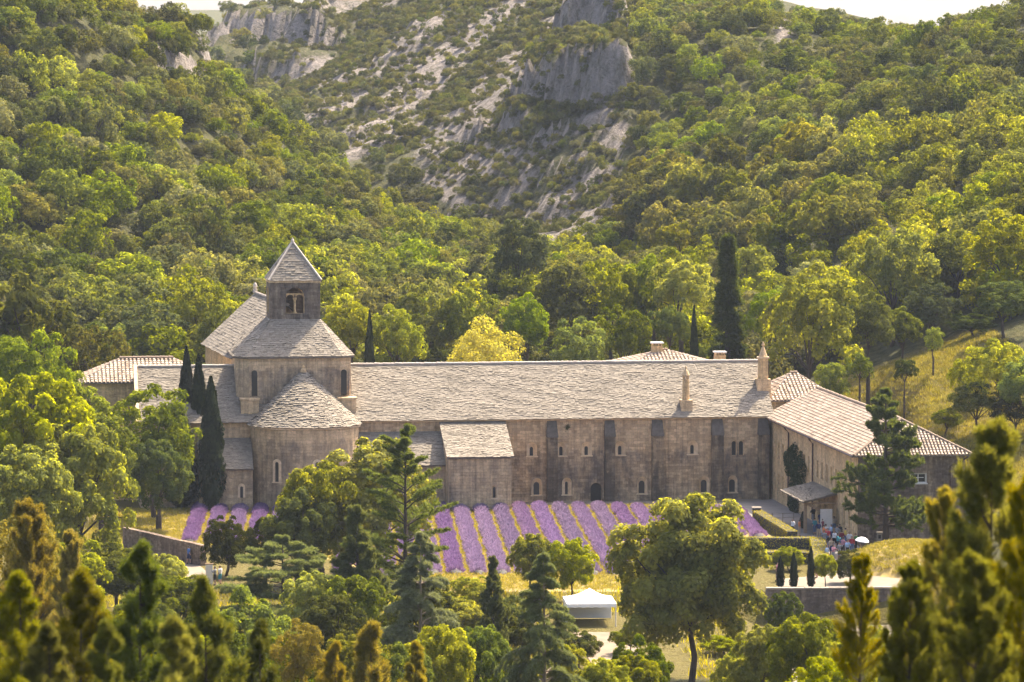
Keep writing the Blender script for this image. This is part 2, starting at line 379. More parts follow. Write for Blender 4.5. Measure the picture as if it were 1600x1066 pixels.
M['pineg'] = m_leaf('leaf_pine_gold', (0.0910, 0.0975, 0.0104), (0.2795, 0.2470, 0.0182), (2.0, 1.6, .5), .46, .012, .15)
M['rust'] = m_leaf('leaf_rust', (.10, .095, .008), (.25, .205, .014), (1.9, 1.6, .5), .46, .012, .12)
M['hedge'] = m_leaf('leaf_hedge', (.13, .13, .008), (.42, .36, .014), (1.9, 1.7, .5), .42, .004, .06)
M['vine'] = m_leaf('leaf_vine', (.024, .038, .011), (.060, .080, .020), (1.6, 1.5, .7), .3)
M['lav'] = m_leaf('lavender_bloom', (.115, .078, .150), (.235, .168, .280), (1.5, 1.3, 1.4), .36, .012, .10)
M['straw'] = m_leaf('straw_grass', (.175, .155, .030), (.33, .285, .065), (1.6, 1.45, .6), .4, .008, .12)
M['meadow'] = m_leaf('meadow_grass', (.120, .115, .020), (.275, .240, .052), (1.6, 1.45, .6), .4, .010, .15)
M['skin'] = m_simple('skin', (.48, .28, .19), .6, .12, 4)
M['hair'] = m_simple('hair', (.035, .022, .015), .6, .3, 8)

def m_ground():
    m, t, o = mat_new('ground_earth'); g = N(t); ps = g.n('ShaderNodeNewGeometry').outputs['Position']
    rk = g.n('ShaderNodeAttribute', attribute_name='rock').outputs['Fac']; dr = g.n('ShaderNodeAttribute', attribute_name='dry').outputs['Fac']
    a = g.noise(ps, .09, 6, .65); b = g.noise(ps, .9, 6, .7); c = g.noise(ps, 5, 4, .7)
    green = g.mix((.045, .05, .016), (.105, .095, .038), g.ramp(b, [(.35, 0.0), (.65, 1.0)]))
    straw = g.mix((.25, .19, .055), (.13, .12, .03), g.ramp(b, [(.4, 0.0), (.7, 1.0)]))
    rock = g.mix((.19, .165, .145), (.34, .29, .25), g.ramp(g.noise(ps, .35, 6, .7), [(.3, 0.0), (.7, 1.0)]))
    rock = g.mix(rock, (.10, .09, .055), g.ramp(g.noise(g.scalev(ps, (1, 1, .4)), .55, 6, .78), [(.46, 0.0), (.62, .85)]))
    nz = g.n('ShaderNodeSeparateXYZ', ins={0: g.n('ShaderNodeNewGeometry').outputs['True Normal']}).outputs[2]; py = g.n('ShaderNodeSeparateXYZ', ins={0: ps}).outputs[1]
    steep = g.math('MULTIPLY', g.ramp(nz, [(.42, 1.0), (.62, 0.0)]), g.math('GREATER_THAN', py, 560.0)); rk = g.math('MAXIMUM', rk, steep)
    rf = g.ramp(g.math('ADD', rk, g.math('MULTIPLY', g.math('SUBTRACT', b, .5), .9)), [(.35, 0.0), (.6, 1.0)])
    df = g.ramp(g.math('ADD', dr, g.math('MULTIPLY', g.math('SUBTRACT', b, .5), .5)), [(.35, 0.0), (.65, 1.0)])
    col = g.mix(g.mix(green, straw, df), rock, rf)
    col = g.mix(col, g.ramp(c, [(.3, .7), (.7, 1.15)]), .7, 'MULTIPLY')
    cr = g.n('ShaderNodeTexVoronoi', feature='DISTANCE_TO_EDGE', ins={'Scale': .4}); dv = g.n('ShaderNodeTexNoise', ins={'Scale': .5, 'Detail': 5}); t.links.new(ps, dv.inputs[0]); va = g.n('ShaderNodeVectorMath', operation='MULTIPLY_ADD', ins={0: dv.outputs[1], 1: (5, 5, 5), 2: g.scalev(ps, (1, 1, .35))}); t.links.new(va.outputs[0], cr.inputs[0]); crk = g.math('MULTIPLY', g.ramp(cr.outputs[0], [(0.0, 0.0), (.16, 1.0)]), g.math('MULTIPLY', rf, .3))
    g.bsdf(col, .95, o, g.math('ADD', g.math('ADD', b, crk), g.math('MULTIPLY', c, .4)), 1.0, .9, .1); return m
M['ground'] = m_ground()
def m_rock():
    m, t, o = mat_new('limestone_rock'); g = N(t); ob = g.n('ShaderNodeNewGeometry').outputs['Position']
    a = g.noise(g.scalev(ob, (.25, .25, .12)), 1, 7, .7, .4); b = g.noise(ob, .9, 6, .72); cr = g.n('ShaderNodeTexVoronoi', feature='DISTANCE_TO_EDGE', ins={'Scale': .33}); t.links.new(g.scalev(ob, (1, 1, .5)), cr.inputs[0])
    col = g.mix((.24, .225, .215), (.44, .395, .36), g.ramp(a, [(.32, 0.0), (.66, 1.0)]))
    col = g.mix(col, (.095, .09, .07), g.ramp(b, [(.52, 0.0), (.72, .85)]))
    g.bsdf(col, .95, o, g.math('ADD', b, g.math('MULTIPLY', g.ramp(cr.outputs[0], [(0.0, 0.0), (.12, 1.0)]), .5)), 1.0, .5, .1); return m
M['rock'] = m_rock()
M['gravel'] = m_simple('gravel_pale', (.20, .165, .12), .95, .25, 1.2)
M['court'] = m_simple('courtyard_gravel', (.21, .19, .17), .95, .2, .8)
M['soil'] = m_simple('field_soil', (.26, .195, .06), .95, .4, .9, col2=(.18, .13, .05))
M['path'] = m_simple('dirt_path', (.20, .15, .10), .95, .3, .7)

# ------------------------------------------------------------------ terrain
def grid(xs, ys):
    X, Y = np.meshgrid(xs, ys); Z = height(X, Y); nx, ny = len(xs), len(ys)
    V = np.stack([X, Y, Z], -1).reshape(-1, 3); i = np.arange(nx * ny).reshape(ny, nx)
    Fq = np.stack([i[:-1, :-1], i[:-1, 1:], i[1:, 1:], i[1:, :-1]], -1).reshape(-1, 4)
    return V, Fq
xs = np.unique(np.r_[np.arange(-420, -160, 12), np.arange(-160, -72, 2.5), np.arange(-72, 72, 1.5), np.arange(72, 170, 2.5), np.arange(170, 421, 12), [20.99, 22.2]])
ys = np.unique(np.r_[np.arange(-60, 240, 6), np.arange(240, 460, 3), [336.2, 337.1], np.arange(460, 600, 3.2), np.arange(600, 900, 1.5), np.arange(900, 1120, 4), np.arange(1120, 1400, 10)])
TV, TF = grid(xs, ys)
rk, sc = masks(TV[:, 0], TV[:, 1], TV[:, 2])
rough = (fbm(TV[:, 0] / 7, TV[:, 1] / 7, 4, 21) - .5)
TV[:, 2] += rough * 2.5 * np.maximum(rk * .6, sc)
me = np_mesh('ground', TV, TF, M['ground'], smooth=True)
a = me.attributes.new('rock', 'FLOAT', 'POINT'); a.data.foreach_set('value', (np.clip(sc * .62 + rk * .30, 0, 1) + .25 * (TV[:, 1] > 960)).astype(np.float32))
uT, vT = proj(TV); meadow = in_poly(uT, vT, [(1210,520),(1420,505),(1560,520),(1640,600),(1640,760),(1400,760),(1200,640)]) * (TV[:, 1] < 462) * (TV[:, 1] > 330)
flatz = ((TV[:, 1] > 285) & (TV[:, 1] < 432) & (TV[:, 0] > -50) & (TV[:, 0] < 40)) * .55
a = me.attributes.new('dry', 'FLOAT', 'POINT'); a.data.foreach_set('value', np.maximum(meadow * .75, flatz).astype(np.float32))
o = link('ground', me, None); o['kind'] = 'structure'
pl = MB().face([(-3600, 1300, -8), (3600, 1300, -8), (3600, 3350, -8), (-3600, 3350, -8)]).build('plain', M['ground']); pl['kind'] = 'structure'
# far mauve ridge beyond the valley
V = []; n = 120
for k in range(n + 1):
    x = -3400 + 6800 * k / n; h = 94 + 5 * math.sin(x / 700) + 2.5 * math.sin(x / 190 + 1) + 1.2 * math.sin(x / 47) - 26 * max(0, min(1, (x + 60) / 250))
    for (yy, zz) in ((2100, -10), (2350, h * .6), (2600, h), (2900, h * .7), (3300, -10)): V.append((x, yy, zz))
V = np.array(V); Fq = np.array([(k * 5 + j, (k + 1) * 5 + j, (k + 1) * 5 + j + 1, k * 5 + j + 1) for k in range(n) for j in range(4)])
o = link('far_hills', np_mesh('far_hills', V, Fq, M['ground'], smooth=True), None); o['kind'] = 'structure'

def sheet(name, pts, mat, z=.004, kind='structure'):
    mb = MB(); mb.face([(p[0], p[1], z) for p in pts]); o = mb.build(name, mat); o['kind'] = kind; return o
# ------------------------------------------------------------------ walls with openings
def wall_grid(mb, org, ex, w, h, holes, z0=0.0):
    """front sheet from org along ex (unit), height h; holes = (x0,x1,z0,z1)"""
    org = Vector(org); ex = Vector(ex); X = sorted({0.0, w} | {q for a in holes for q in a[:2]}); Z = sorted({z0, h} | {q for a in holes for q in a[2:4]})
    for i in range(len(X) - 1):
        for j in range(len(Z) - 1):
            cx, cz = (X[i] + X[i + 1]) / 2, (Z[j] + Z[j + 1]) / 2
            if any(a[0] < cx < a[1] and a[2] < cz < a[3] for a in holes): continue
            mb.face([org + ex * X[i] + Vector((0, 0, Z[j])), org + ex * X[i + 1] + Vector((0, 0, Z[j])), org + ex * X[i + 1] + Vector((0, 0, Z[j + 1])), org + ex * X[i] + Vector((0, 0, Z[j + 1]))])
def arch_pts(w, h, n=8, flat=False):
    r = w / 2
    if flat: return [(-r, 0), (-r, h)] + [(-r + w * k / n, h) for k in range(1, n)] + [(r, h), (r, 0)]
    return [(-r, 0), (-r, h - r)] + [(-r * math.cos(math.pi * k / n), h - r + r * math.sin(math.pi * k / n)) for k in range(1, n)] + [(r, h - r), (r, 0)]
def window(parent, org, ex, rect, slit, depth=.45, mat=None, name='window', sill=True, arched=True, slit_dz=.0, pane=True, proud=.012, pmat=None, wmat=None):
    """a window part filling the hole rect=(x0,x1,z0,z1): arched splayed surround, narrowing to slit=(w,h), dark pane behind"""
    org = Vector(org); ex = Vector(ex); nin = Vector((-ex.y, ex.x, 0))      # inward
    cx = (rect[0] + rect[1]) / 2; w = rect[1] - rect[0]; h = rect[3] - rect[2]
    T = lambda x, z, d: org + ex * (cx + x) + Vector((0, 0, rect[2] + z)) + nin * d
    oa = arch_pts(w - .02, h - .01, flat=not arched); ia = [(x, z + slit_dz) for x, z in arch_pts(slit[0], slit[1], flat=not arched)]
    mb = MB(); n = len(oa)
    for i in range(n - 1):
        mb.face([T(*oa[i], -proud), T(*oa[i + 1], -proud), T(*ia[i + 1], depth), T(*ia[i], depth)])
    mb.face([T(*oa[n - 1], -proud), T(*oa[0], -proud), T(*ia[0], depth), T(*ia[n - 1], depth)])
    top = h; fr = mb; mb = MB()
    for i in range(1, n - 2):        # spandrels up to the square hole
        a, b = oa[i], oa[i + 1]
        mb.face([T(a[0], a[1], -.002), T(b[0], b[1], -.002), T(b[0], top + .003, -.002), T(a[0], top + .003, -.002)])
    for sgn in (-1, 1):
        mb.face([T(sgn * w / 2, 0, -.002), T(sgn * (w / 2 - .01), 0, -.002), T(sgn * (w / 2 - .01), top, -.002), T(sgn * w / 2, top, -.002)])
    wo = fr.build(name, mat or M['frame'], parent)
    if arched and mb.f: mb.build('spandrel', wmat or M['facade'], wo)
    if pane:
        p = MB(); p.face([T(x, z, depth + .01) for x, z in ia]); p.build('pane', pmat or M['pane'], wo)
    if sill:
        s = MB(); q = [T(-w / 2 - .08, -.12, .02), T(w / 2 + .08, -.12, .02), T(w / 2 + .08, -.12, -.08), T(-w / 2 - .08, -.12, -.08)]
        s.prism([q[3], q[2], q[1], q[0]], (0, 0, .12)); s.build('sill', mat or M['frame'], wo)
    return wo

# ------------------------------------------------------------------ roofs
class TileMB:
    def __init__(s): s.V = []; s.F = []; s.T = []
    def quad(s, a, b, c, d, t):
        k = len(s.V); s.V += [a, b, c, d]; s.F.append((k, k + 1, k + 2, k + 3)); s.T += [t] * 4
    def build(s, name, mat, parent):
        o = link(name, np_mesh(name, np.array(s.V), np.array(s.F), mat, tint=np.array(s.T)), None, parent); o['kind'] = 'stuff'; return o
def slabs(tb, Aa, Bb, Cc, Dd, row=.21, tw=(.22, .5), th=.055, rng=None, wave=0.012):
    """stone slabs laid in courses on the slope A-B (eave) to D-C (ridge)"""
    Aa, Bb, Cc, Dd = [np.array(p, float) for p in (Aa, Bb, Cc, Dd)]
    n = np.cross(Bb - Aa, Dd - Aa) if np.linalg.norm(Bb - Aa) > 1e-6 else np.cross(Cc - Aa, Dd - Aa)
    n /= np.linalg.norm(n); L = np.linalg.norm((Dd + Cc) / 2 - (Aa + Bb) / 2); rows = max(2, int(L / row)); ph = rng.random() * 9
    for r in range(rows):
        t0 = r / rows - .1 / rows; t1 = (r + 1.25) / rows; t1 = min(t1, 1.0)
        l0, r0 = Aa + (Dd - Aa) * t0, Bb + (Cc - Bb) * t0; l1, r1 = Aa + (Dd - Aa) * t1, Bb + (Cc - Bb) * t1
        Wd = np.linalg.norm(r0 - l0); x = -rng.random() * .15
        while x < Wd:
            w_ = rng.uniform(*tw); a, b = max(0, x) / Wd, min(Wd, x + w_ - .012) / Wd; x += w_
            if b - a < 1e-3: continue
            j = rng.normal(0, .022); dz = th * rng.uniform(.55, 1.35) + wave * math.sin(a * Wd * .9 + r * .7 + ph)
            up = rng.normal(0, .03); sl_ = (l1 - l0) / (np.linalg.norm(l1 - l0) + 1e-9)
            p0 = l0 + (r0 - l0) * a + n * dz + sl_ * up; p1 = l0 + (r0 - l0) * b + n * (dz + j) + sl_ * up
            p2 = l1 + (r1 - l1) * b + n * .012; p3 = l1 + (r1 - l1) * a + n * .012
            t = np.clip(rng.normal(.5, .12), 0, 1)
            tb.quad(p0, p1, p2, p3, t); tb.quad(p0 - n * (dz + .01), p1 - n * (dz + .01), p1, p0, t * .6)
            tb.quad(p3, p0 - n * (dz + .01), p0, p3, t * .8)
def canal(tb, Aa, Bb, Cc, Dd, sp=.30, tl=.42, rng=None, r=.095):
    """barrel tiles in columns up the slope A-B (eave) to D-C; the columns run straight up the slope and end on the hips"""
    Aa, Bb, Cc, Dd = [np.array(p, float) for p in (Aa, Bb, Cc, Dd)]
    e = Bb - Aa; W_ = np.linalg.norm(e); e = e / W_; n = np.cross(e, (Dd + Cc) / 2 - (Aa + Bb) / 2); n /= np.linalg.norm(n); s = np.cross(n, e)
    dD, dC = Dd - Aa, Cc - Aa; hD, hC = dD @ s, dC @ s; xD, xC = dD @ e, dC @ e; H_ = max(hD, hC)
    k = int(W_ / sp)
    for i in range(k):
        x = (i + .5) * W_ / k
        top = H_
        if x < xD: top = min(top, hD * x / max(xD, 1e-6))
        if x > xC: top = min(top, hC * (W_ - x) / max(W_ - xC, 1e-6))
        rows = int(math.ceil(top / tl))
        for q in range(rows):
            y0, y1 = q * tl - .03, min((q + 1) * tl, top)
            if y1 - y0 < .05: continue
            t = np.clip(rng.normal(.52, .26), 0, 1); jx = rng.normal(0, .012); lift = .035 + rng.random() * .025
            ring = []
            for (yy, rr, lf) in ((y0, r * 1.12, lift), (y1, r * .92, .0)):
                ring.append([Aa + e * (x + jx + rr * 1.25 * math.cos(a)) + s * yy + n * (lf + rr * math.sin(a)) for a in (math.pi, math.pi * .7, math.pi * .3, 0)])
            for j in range(3): tb.quad(ring[0][j + 1], ring[0][j], ring[1][j], ring[1][j + 1], t)
            tb.quad(ring[0][0], ring[0][1], ring[0][2], ring[0][3], t * .5)
def ridge_caps(parent, p, q, mat, r=.16, rng=None, name='ridge'):
    p, q = Vector(p), Vector(q); n = max(2, int((q - p).length / .45)); mb = MB()
    for i in range(n):
        a, b = p + (q - p) * (i / n), p + (q - p) * ((i + 1.06) / n); dz = Vector((0, 0, rng.normal(.03, .012)))
        mb.tube([a + dz, b + dz * .6], [r * 1.08, r * .94], 7)
    return mb.build(name, mat, parent)

RNG = np.random.default_rng(5)
# ------------------------------------------------------------------ the long dormitory range
dorm = thing('dormitory_range', 'long grey stone monastery range with buttresses and small arched windows behind the lavender', 'building', mat=AB)
EZ = 9.05; RZ = 14.45; RY = 6.6; EY = -.35; SLP = (RZ - EZ) / (RY - EY)
X0, X1 = -16.9, 28.0
upper = [2.15, 5.35, 8.1, 11.75, 19.65]
holes = []; wins = []
for x in upper: r = (x - .58, x + .58, 4.95, 6.45); holes.append(r); wins.append((r, (.36, .95), True, 'u'))
for x, wd in ((2.7, 1.2), (5.95, 1.05), (14.15, 1.15), (20.95, 1.15), (24.05, 1.05)):
    r = (x - wd / 2, x + wd / 2, .75, 2.6); holes.append(r); wins.append((r, (.3 if wd == 1.05 and x < 7 else .62, 1.35), True, 'l'))
for x in (24.2, 25.0): r = (x - .3, x + .3, 4.75, 6.4); holes.append(r); wins.append((r, (.44, 1.5), True, 't'))
dr = (8.5, 9.75, 0.0, 2.0); holes.append(dr)
mb = MB(); H0 = [(a[0] - X0, a[1] - X0, a[2], a[3]) for a in holes]
wall_grid(mb, (X0, 0, 0), (1, 0, 0), X1 - X0, EZ + .12, H0, z0=-1.0)
mb.face([(X1, 0, -1), (X1, 13, -1), (X1, 13, EZ), (X1, RY, RZ - .12), (X1, 0, EZ)]); mb.face([(X1, 13, -1), (X0, 13, -1), (X0, 13, EZ), (X1, 13, EZ)])
mb.build('wall', M['facade'], dorm)
for r, s, ar, k in wins:
    wo = window(dorm, (0, 0, 0), (1, 0, 0), r, s, .42 if k != 't' else .3, sill=(k != 't'))
d = window(dorm, (0, 0, 0), (1, 0, 0), dr, (1.15, 1.92), .25, M['facade'], 'doorway', False, pmat=M['door'])
for bx, wd in ((4.3, 1.1), (10.55, 1.1), (15.75, 1.2), (22.3, 1.25), (27.35, 1.15)):
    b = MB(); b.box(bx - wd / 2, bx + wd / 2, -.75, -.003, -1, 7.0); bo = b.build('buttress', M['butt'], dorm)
    c = MB(); c.hexa([(bx - wd / 2 - .05, -.85, 7.003), (bx + wd / 2 + .05, -.85, 7.003), (bx + wd / 2 + .05, -.003, 7.003), (bx - wd / 2 - .05, -.003, 7.003), (bx - wd / 2 - .05, -.82, 7.12), (bx + wd / 2 + .05, -.82, 7.12), (bx + wd / 2 - .04, -.003, 8.72), (bx - wd / 2 + .04, -.003, 8.72)]); c.build('weathered_cap', M['cap'], bo)
c = MB(); c.box(X0, X1 + .1, -.22, -.003, EZ - .25, EZ - .03); c.build('cornice', M['frame'], dorm)
# wall plant
# roof: dormitory and the transept arm share one ridge
def gable_roof(parent, x0, x1, skew0=0, skew1=0, seed=1):
    rng = np.random.default_rng(seed)
    r = MB(); r.prism([(x0, EY, EZ - .12), (x0, RY, RZ - .12), (x0, 13.5, EZ - .12)], (x1 - x0, 0, 0)); ro = r.build('roof', M['under'], parent)
    tb = TileMB(); slabs(tb, (x0, EY - .1, EZ - .08), (x1 + skew1, EY - .1, EZ - .08), (x1, RY, RZ), (x0, RY, RZ), rng=rng)
    slabs(tb, (x1, 13.6, EZ - .08), (x0, 13.6, EZ - .08), (x0, RY, RZ), (x1, RY, RZ), row=.5, tw=(.6, 1.1), rng=rng)
    tb.build('roof_slabs', M['lauze'], ro)
    ridge_caps(ro, (x0, RY, RZ + .05), (x1, RY, RZ + .05), M['mortar'], .15, rng); return ro
gable_roof(dorm, -16.9, 28.5, seed=3)
def rz_at(y): return EZ - .08 + (y - EY + .1) * (RZ - EZ + .08) / (RY - EY + .1)
# chimneys on the roof
ch = thing('roof_chimney', 'tall square stone chimney with pointed cap at the right end of the long roof', 'chimney', mat=AB @ Matrix.Translation((28.0, 3.4, 0)))
mb = MB(); mb.box(-.75, .75, -.7, .7, 10.6, 12.75); mb.build('base', M['church'], ch)
mb = MB(); mb.box(-.48, .48, -.48, .48, 12.75, 15.0); mb.build('shaft', M['golden'], ch)
mb = MB(); mb.box(-.6, .6, -.6, .6, 15.0, 15.16); mb.build('collar', M['frame'], ch)
mb = MB(); mb.lathe((0, 0, 0), [(.52, 15.16), (.34, 15.6), (.16, 16.15), (.08, 16.3), (.17, 16.45), (.12, 16.62), (.02, 16.8)], 8); mb.build('cap', M['church'], ch)
ch = thing('roof_chimney', 'slender round stone chimney with open lantern halfway along the long roof', 'chimney', mat=AB @ Matrix.Translation((19.05, .95, 0)))
mb = MB(); mb.box(-.62, .62, -.7, .5, 9.2, 10.75); mb.build('base', M['church'], ch)
mb = MB(); mb.lathe((0, 0, 0), [(.40, 10.75), (.36, 12.95)], 12); mb.build('shaft', M['golden'], ch)
mb = MB()
for k in range(6): a = k * math.pi / 3; mb.box(.27 * math.cos(a) - .06, .27 * math.cos(a) + .06, .27 * math.sin(a) - .06, .27 * math.sin(a) + .06, 12.95, 13.35)
mb.build('lantern', M['church'], ch)
mb = MB(); mb.lathe((0, 0, 0), [(.44, 13.35), (.44, 13.45), (.22, 13.9), (.06, 14.1), (.11, 14.25), (.02, 14.4)], 12); mb.build('cap', M['church'], ch)

# ------------------------------------------------------------------ the church: transept arm, apse, lean-tos, crossing, tower, nave
church = thing('abbey_church', 'stone abbey church with rounded apse, crossing block and pyramid-capped bell tower', 'church', mat=AB)
mb = MB(); TX0, TX1 = -39.7, -29.6
wall_grid(mb, (TX0, 0, 0), (1, 0, 0), X0 - TX0 - .004, EZ + .1, [], z0=-1)
mb.face([(TX0, 13, -1), (TX0, 0, -1), (TX0, 0, EZ), (TX0, RY, RZ - .12), (TX0, 13, EZ)])
mb.build('wall', M['church'], church)
gable_roof(church, TX0 - .3, -16.94, seed=7)
cap = MB(); cap.hexa([(TX0 - .42, EY - .2, EZ - .1), (TX0 - .05, EY - .2, EZ - .1), (TX0 - .05, RY, RZ), (TX0 - .42, RY, RZ), (TX0 - .42, EY - .2, EZ + .22), (TX0 - .05, EY - .2, EZ + .22), (TX0 - .05, RY, RZ + .3), (TX0 - .42, RY, RZ + .3)]); cap.build('gable_coping', M['frame'], church)
# apse
AX, AR, AD = -22.25, 5.85, 5.1; NA = 40
rng = np.random.default_rng(11)
ap = MB(); arc = 0; prev = None
for k in range(NA):
    a0, a1 = math.pi + math.pi * k / NA, math.pi + math.pi * (k + 1) / NA
    p0 = (AX + AR * .985 * math.cos(a0), AD * math.sin(a0)); p1 = (AX + AR * .985 * math.cos(a1), AD * math.sin(a1)); dl = math.dist(p0, p1)
    ap.face([(p0[0], p0[1], -1), (p1[0], p1[1], -1), (p1[0], p1[1], 8.8), (p0[0], p0[1], 8.8)], [(arc, -1), (arc + dl, -1), (arc + dl, 8.8), (arc, 8.8)]); arc += dl
apse = ap.build('apse_wall', M['church'], church)
cm = MB()
for k in range(NA):
    a0, a1 = math.pi + math.pi * k / NA, math.pi + math.pi * (k + 1) / NA
    def P(a, e, z): return (AX + (AR + e) * math.cos(a), (AD + e) * math.sin(a), z)
    cm.face([P(a0, .14, 8.5), P(a1, .14, 8.5), P(a1, .14, 8.76), P(a0, .14, 8.76)]); cm.face([P(a0, -.2, 8.5), P(a1, -.2, 8.5), P(a1, .14, 8.5), P(a0, .14, 8.5)])
cm.build('apse_cornice', M['frame'], church)
APX = (AX, 1.72, 14.45); cone = MB(); tb = TileMB(); rows = 34
def cone_pt(a, t, off=0.0):
    ex_, ey_ = AX + (AR + .28) * math.cos(a), (AD + .28) * math.sin(a)
    p = np.array([ex_ + (APX[0] - ex_) * t, ey_ + (APX[1] - ey_) * t, 8.72 + (APX[2] - 8.72) * t]); nn = np.array([math.cos(a) * .66, math.sin(a) * .66, .75]); return p + nn * off
for k in range(NA):
    a0, a1 = math.pi + math.pi * k / NA, math.pi + math.pi * (k + 1) / NA; cone.face([cone_pt(a0, 0, -.03), cone_pt(a1, 0, -.03), APX])
coneo = cone.build('apse_roof', M['under'], church)
for r in range(rows):
    t0, t1 = r / rows - .004, min(1, (r + 1.25) / rows); rad = (AR + .3) * (1 - t0); a = -rng.random() * .05
    while a < math.pi:
        da = rng.uniform(.26, .58) / max(rad, .25); b0, b1 = max(a, -.02) + math.pi, min(a + da - .012 / max(rad, .2), math.pi) + math.pi; a += da
        if b1 <= b0: continue
        dz = .08 * rng.uniform(.5, 1.5); up = rng.normal(0, .006); t = np.clip(rng.normal(.5, .16), 0, 1)
        p0, p1, p2, p3 = cone_pt(b0, t0 + up, dz), cone_pt(b1, t0 + up, dz + rng.normal(0, .025)), cone_pt(b1, t1, .012), cone_pt(b0, t1, .012)
        tb.quad(p0, p1, p2, p3, t); tb.quad(cone_pt(b0, t0 + up, 0), cone_pt(b1, t0 + up, 0), p1, p0, t * .5); tb.quad(p3, cone_pt(b0, t0 + up, 0), p0, p3, t * .8)
tb.build('apse_roof_slabs', M['lauze'], coneo)
fin = MB(); fin.lathe((AX, 1.35, 14.1), [(.34, 0), (.3, .28), (.16, .42), (.2, .6), (.06, .8)], 8); fin.build('finial', M['church'], church)
# apse windows: arched surround standing on the curved wall
def apse_window(ang, z, w_, h_):
    a = math.radians(ang); c = Vector((AX + AR * .985 * math.cos(a), AD * math.sin(a), z)); n = Vector((math.cos(a) / AR, math.sin(a) / AD, 0)).normalized(); ex = Vector((-n.y, n.x, 0))
    oa, ia = arch_pts(w_ + .55, h_ + .3), arch_pts(w_, h_); mb = MB(); T = lambda p, d: c + ex * p[0] + Vector((0, 0, p[1])) + n * d
    for i in range(len(oa) - 1):
        mb.face([T(oa[i], .11), T(oa[i + 1], .11), T(ia[i + 1], .11), T(ia[i], .11)]); mb.face([T(oa[i], -.1), T(oa[i + 1], -.1), T(oa[i + 1], .11), T(oa[i], .11)]); mb.face([T(ia[i + 1], .025), T(ia[i], .025), T(ia[i], .11), T(ia[i + 1], .11)])
    wo = mb.build('window', M['frame'], church); p = MB(); p.face([T(q, .03) for q in ia]); p.build('pane', M['pane'], wo)
    s = MB(); s.prism([T((-w_ / 2 - .35, -.14), -.1), T((w_ / 2 + .35, -.14), -.1), T((w_ / 2 + .35, -.14), .16), T((-w_ / 2 - .35, -.14), .16)], (0, 0, .13)); s.build('sill', M['frame'], wo)
for ang in (236, 279, 322): apse_window(ang, 3.0, .42, 2.1)
# lean-tos with their own small roofs on both sides of the apse
for (x0, x1, yo, zt, ze, sd) in ((-16.6, -7.7, -4.1, 7.75, 4.75, 21), (-33.6, -28.0, -3.6, 7.3, 4.55, 22)):
    rng = np.random.default_rng(sd); mb = MB(); mb.face([(x0, yo, -1), (x1, yo, -1), (x1, yo, ze), (x0, yo, ze)]); mb.face([(x0, -.01, -1), (x0, yo, -1), (x0, yo, ze), (x0, -.01, zt)]); mb.face([(x1, yo, -1), (x1, -.01, -1), (x1, -.01, zt), (x1, yo, ze)])
    mb.build('chapel_wall', M['church'], church)
    r = MB(); r.prism([(x0 - .05, yo - .2, ze - .2), (x0 - .05, -.01, zt - .05), (x0 - .05, -.01, zt - .4), (x0 - .05, yo - .2, ze - .35)], (x1 - x0 + .1, 0, 0)); ro = r.build('chapel_roof', M['under'], church)
    tb = TileMB(); slabs(tb, (x0 - .1, yo - .3, ze - .2), (x1 + .05, yo - .3, ze - .2), (x1 + .05, -.02, zt), (x0 - .1, -.02, zt), rng=rng); tb.build('roof_slabs', M['lauze'], ro)
    for kx in ((x0 + x1) / 2 - 1.4, (x0 + x1) / 2 + 1.6):
        w2 = MB(); T = lambda p, d: Vector((kx + p[0], yo - d, 1.3 + p[1])); oa, ia = arch_pts(.75, 1.5), arch_pts(.3, 1.2)
        for i in range(len(oa) - 1): w2.face([T(oa[i], .09), T(oa[i + 1], .09), T(ia[i + 1], .09), T(ia[i], .09)]); w2.face([T(oa[i], -.05), T(oa[i + 1], -.05), T(oa[i + 1], .09), T(oa[i], .09)])
        wo = w2.build('window', M['frame'], church); p = MB(); p.face([T(q, .03) for q in ia]); p.build('pane', M['pane'], wo)
# crossing block
BX0, BX1, BY0, BY1, BZ = -29.35, -17.05, 1.75, 13.6, 15.75
ch_ = 1.3                                                                                  # chamfered front corners
plan = [(BX0, BY1), (BX0, BY0 + ch_ * .8), (BX0 + ch_, BY0), (BX1 - ch_, BY0), (BX1, BY0 + ch_ * .8), (BX1, BY1)]
mb = MB()
for i in range(len(plan)): 
    p, q = plan[i], plan[(i + 1) % len(plan)]; mb.face([(p[0], p[1], 8), (q[0], q[1], 8), (q[0], q[1], BZ), (p[0], p[1], BZ)])
mb.build('crossing_wall', M['cross'], church)
ov = .35
eave = [(BX0 - ov, BY1 + ov), (BX0 - ov, BY0 + ch_ * .6), (BX0 + ch_ * .8, BY0 - ov), (BX1 - ch_ * .8, BY0 - ov), (BX1 + ov, BY0 + ch_ * .6), (BX1 + ov, BY1 + ov)]
TWX0, TWX1, TWY0, TWY1 = -25.55, -20.1, 5.3, 10.6
topr = [(TWX0, TWY1), (TWX0, TWY0 + .15), (TWX0 + .15, TWY0), (TWX1 - .15, TWY0), (TWX1, TWY0 + .15), (TWX1, TWY1)]; TZ = 19.5
r = MB(); tb = TileMB(); rng = np.random.default_rng(31)
for i in range(6):
    j = (i + 1) % 6; a, b, c2, d2 = (*eave[i], BZ), (*eave[j], BZ), (*topr[j], TZ), (*topr[i], TZ)
    r.face([a, b, c2, d2]); r.face([(a[0], a[1], BZ - .16), (b[0], b[1], BZ - .16), b, a]); slabs(tb, (a[0], a[1], a[2] + .04), (b[0], b[1], b[2] + .04), (c2[0], c2[1], c2[2] + .04), (d2[0], d2[1], d2[2] + .04), row=.27, rng=rng)
r.face([(p[0], p[1], BZ - .16) for p in reversed(eave)])
ro = r.build('crossing_roof', M['under'], church); tb.build('crossing_slabs', M['lauze'], ro)
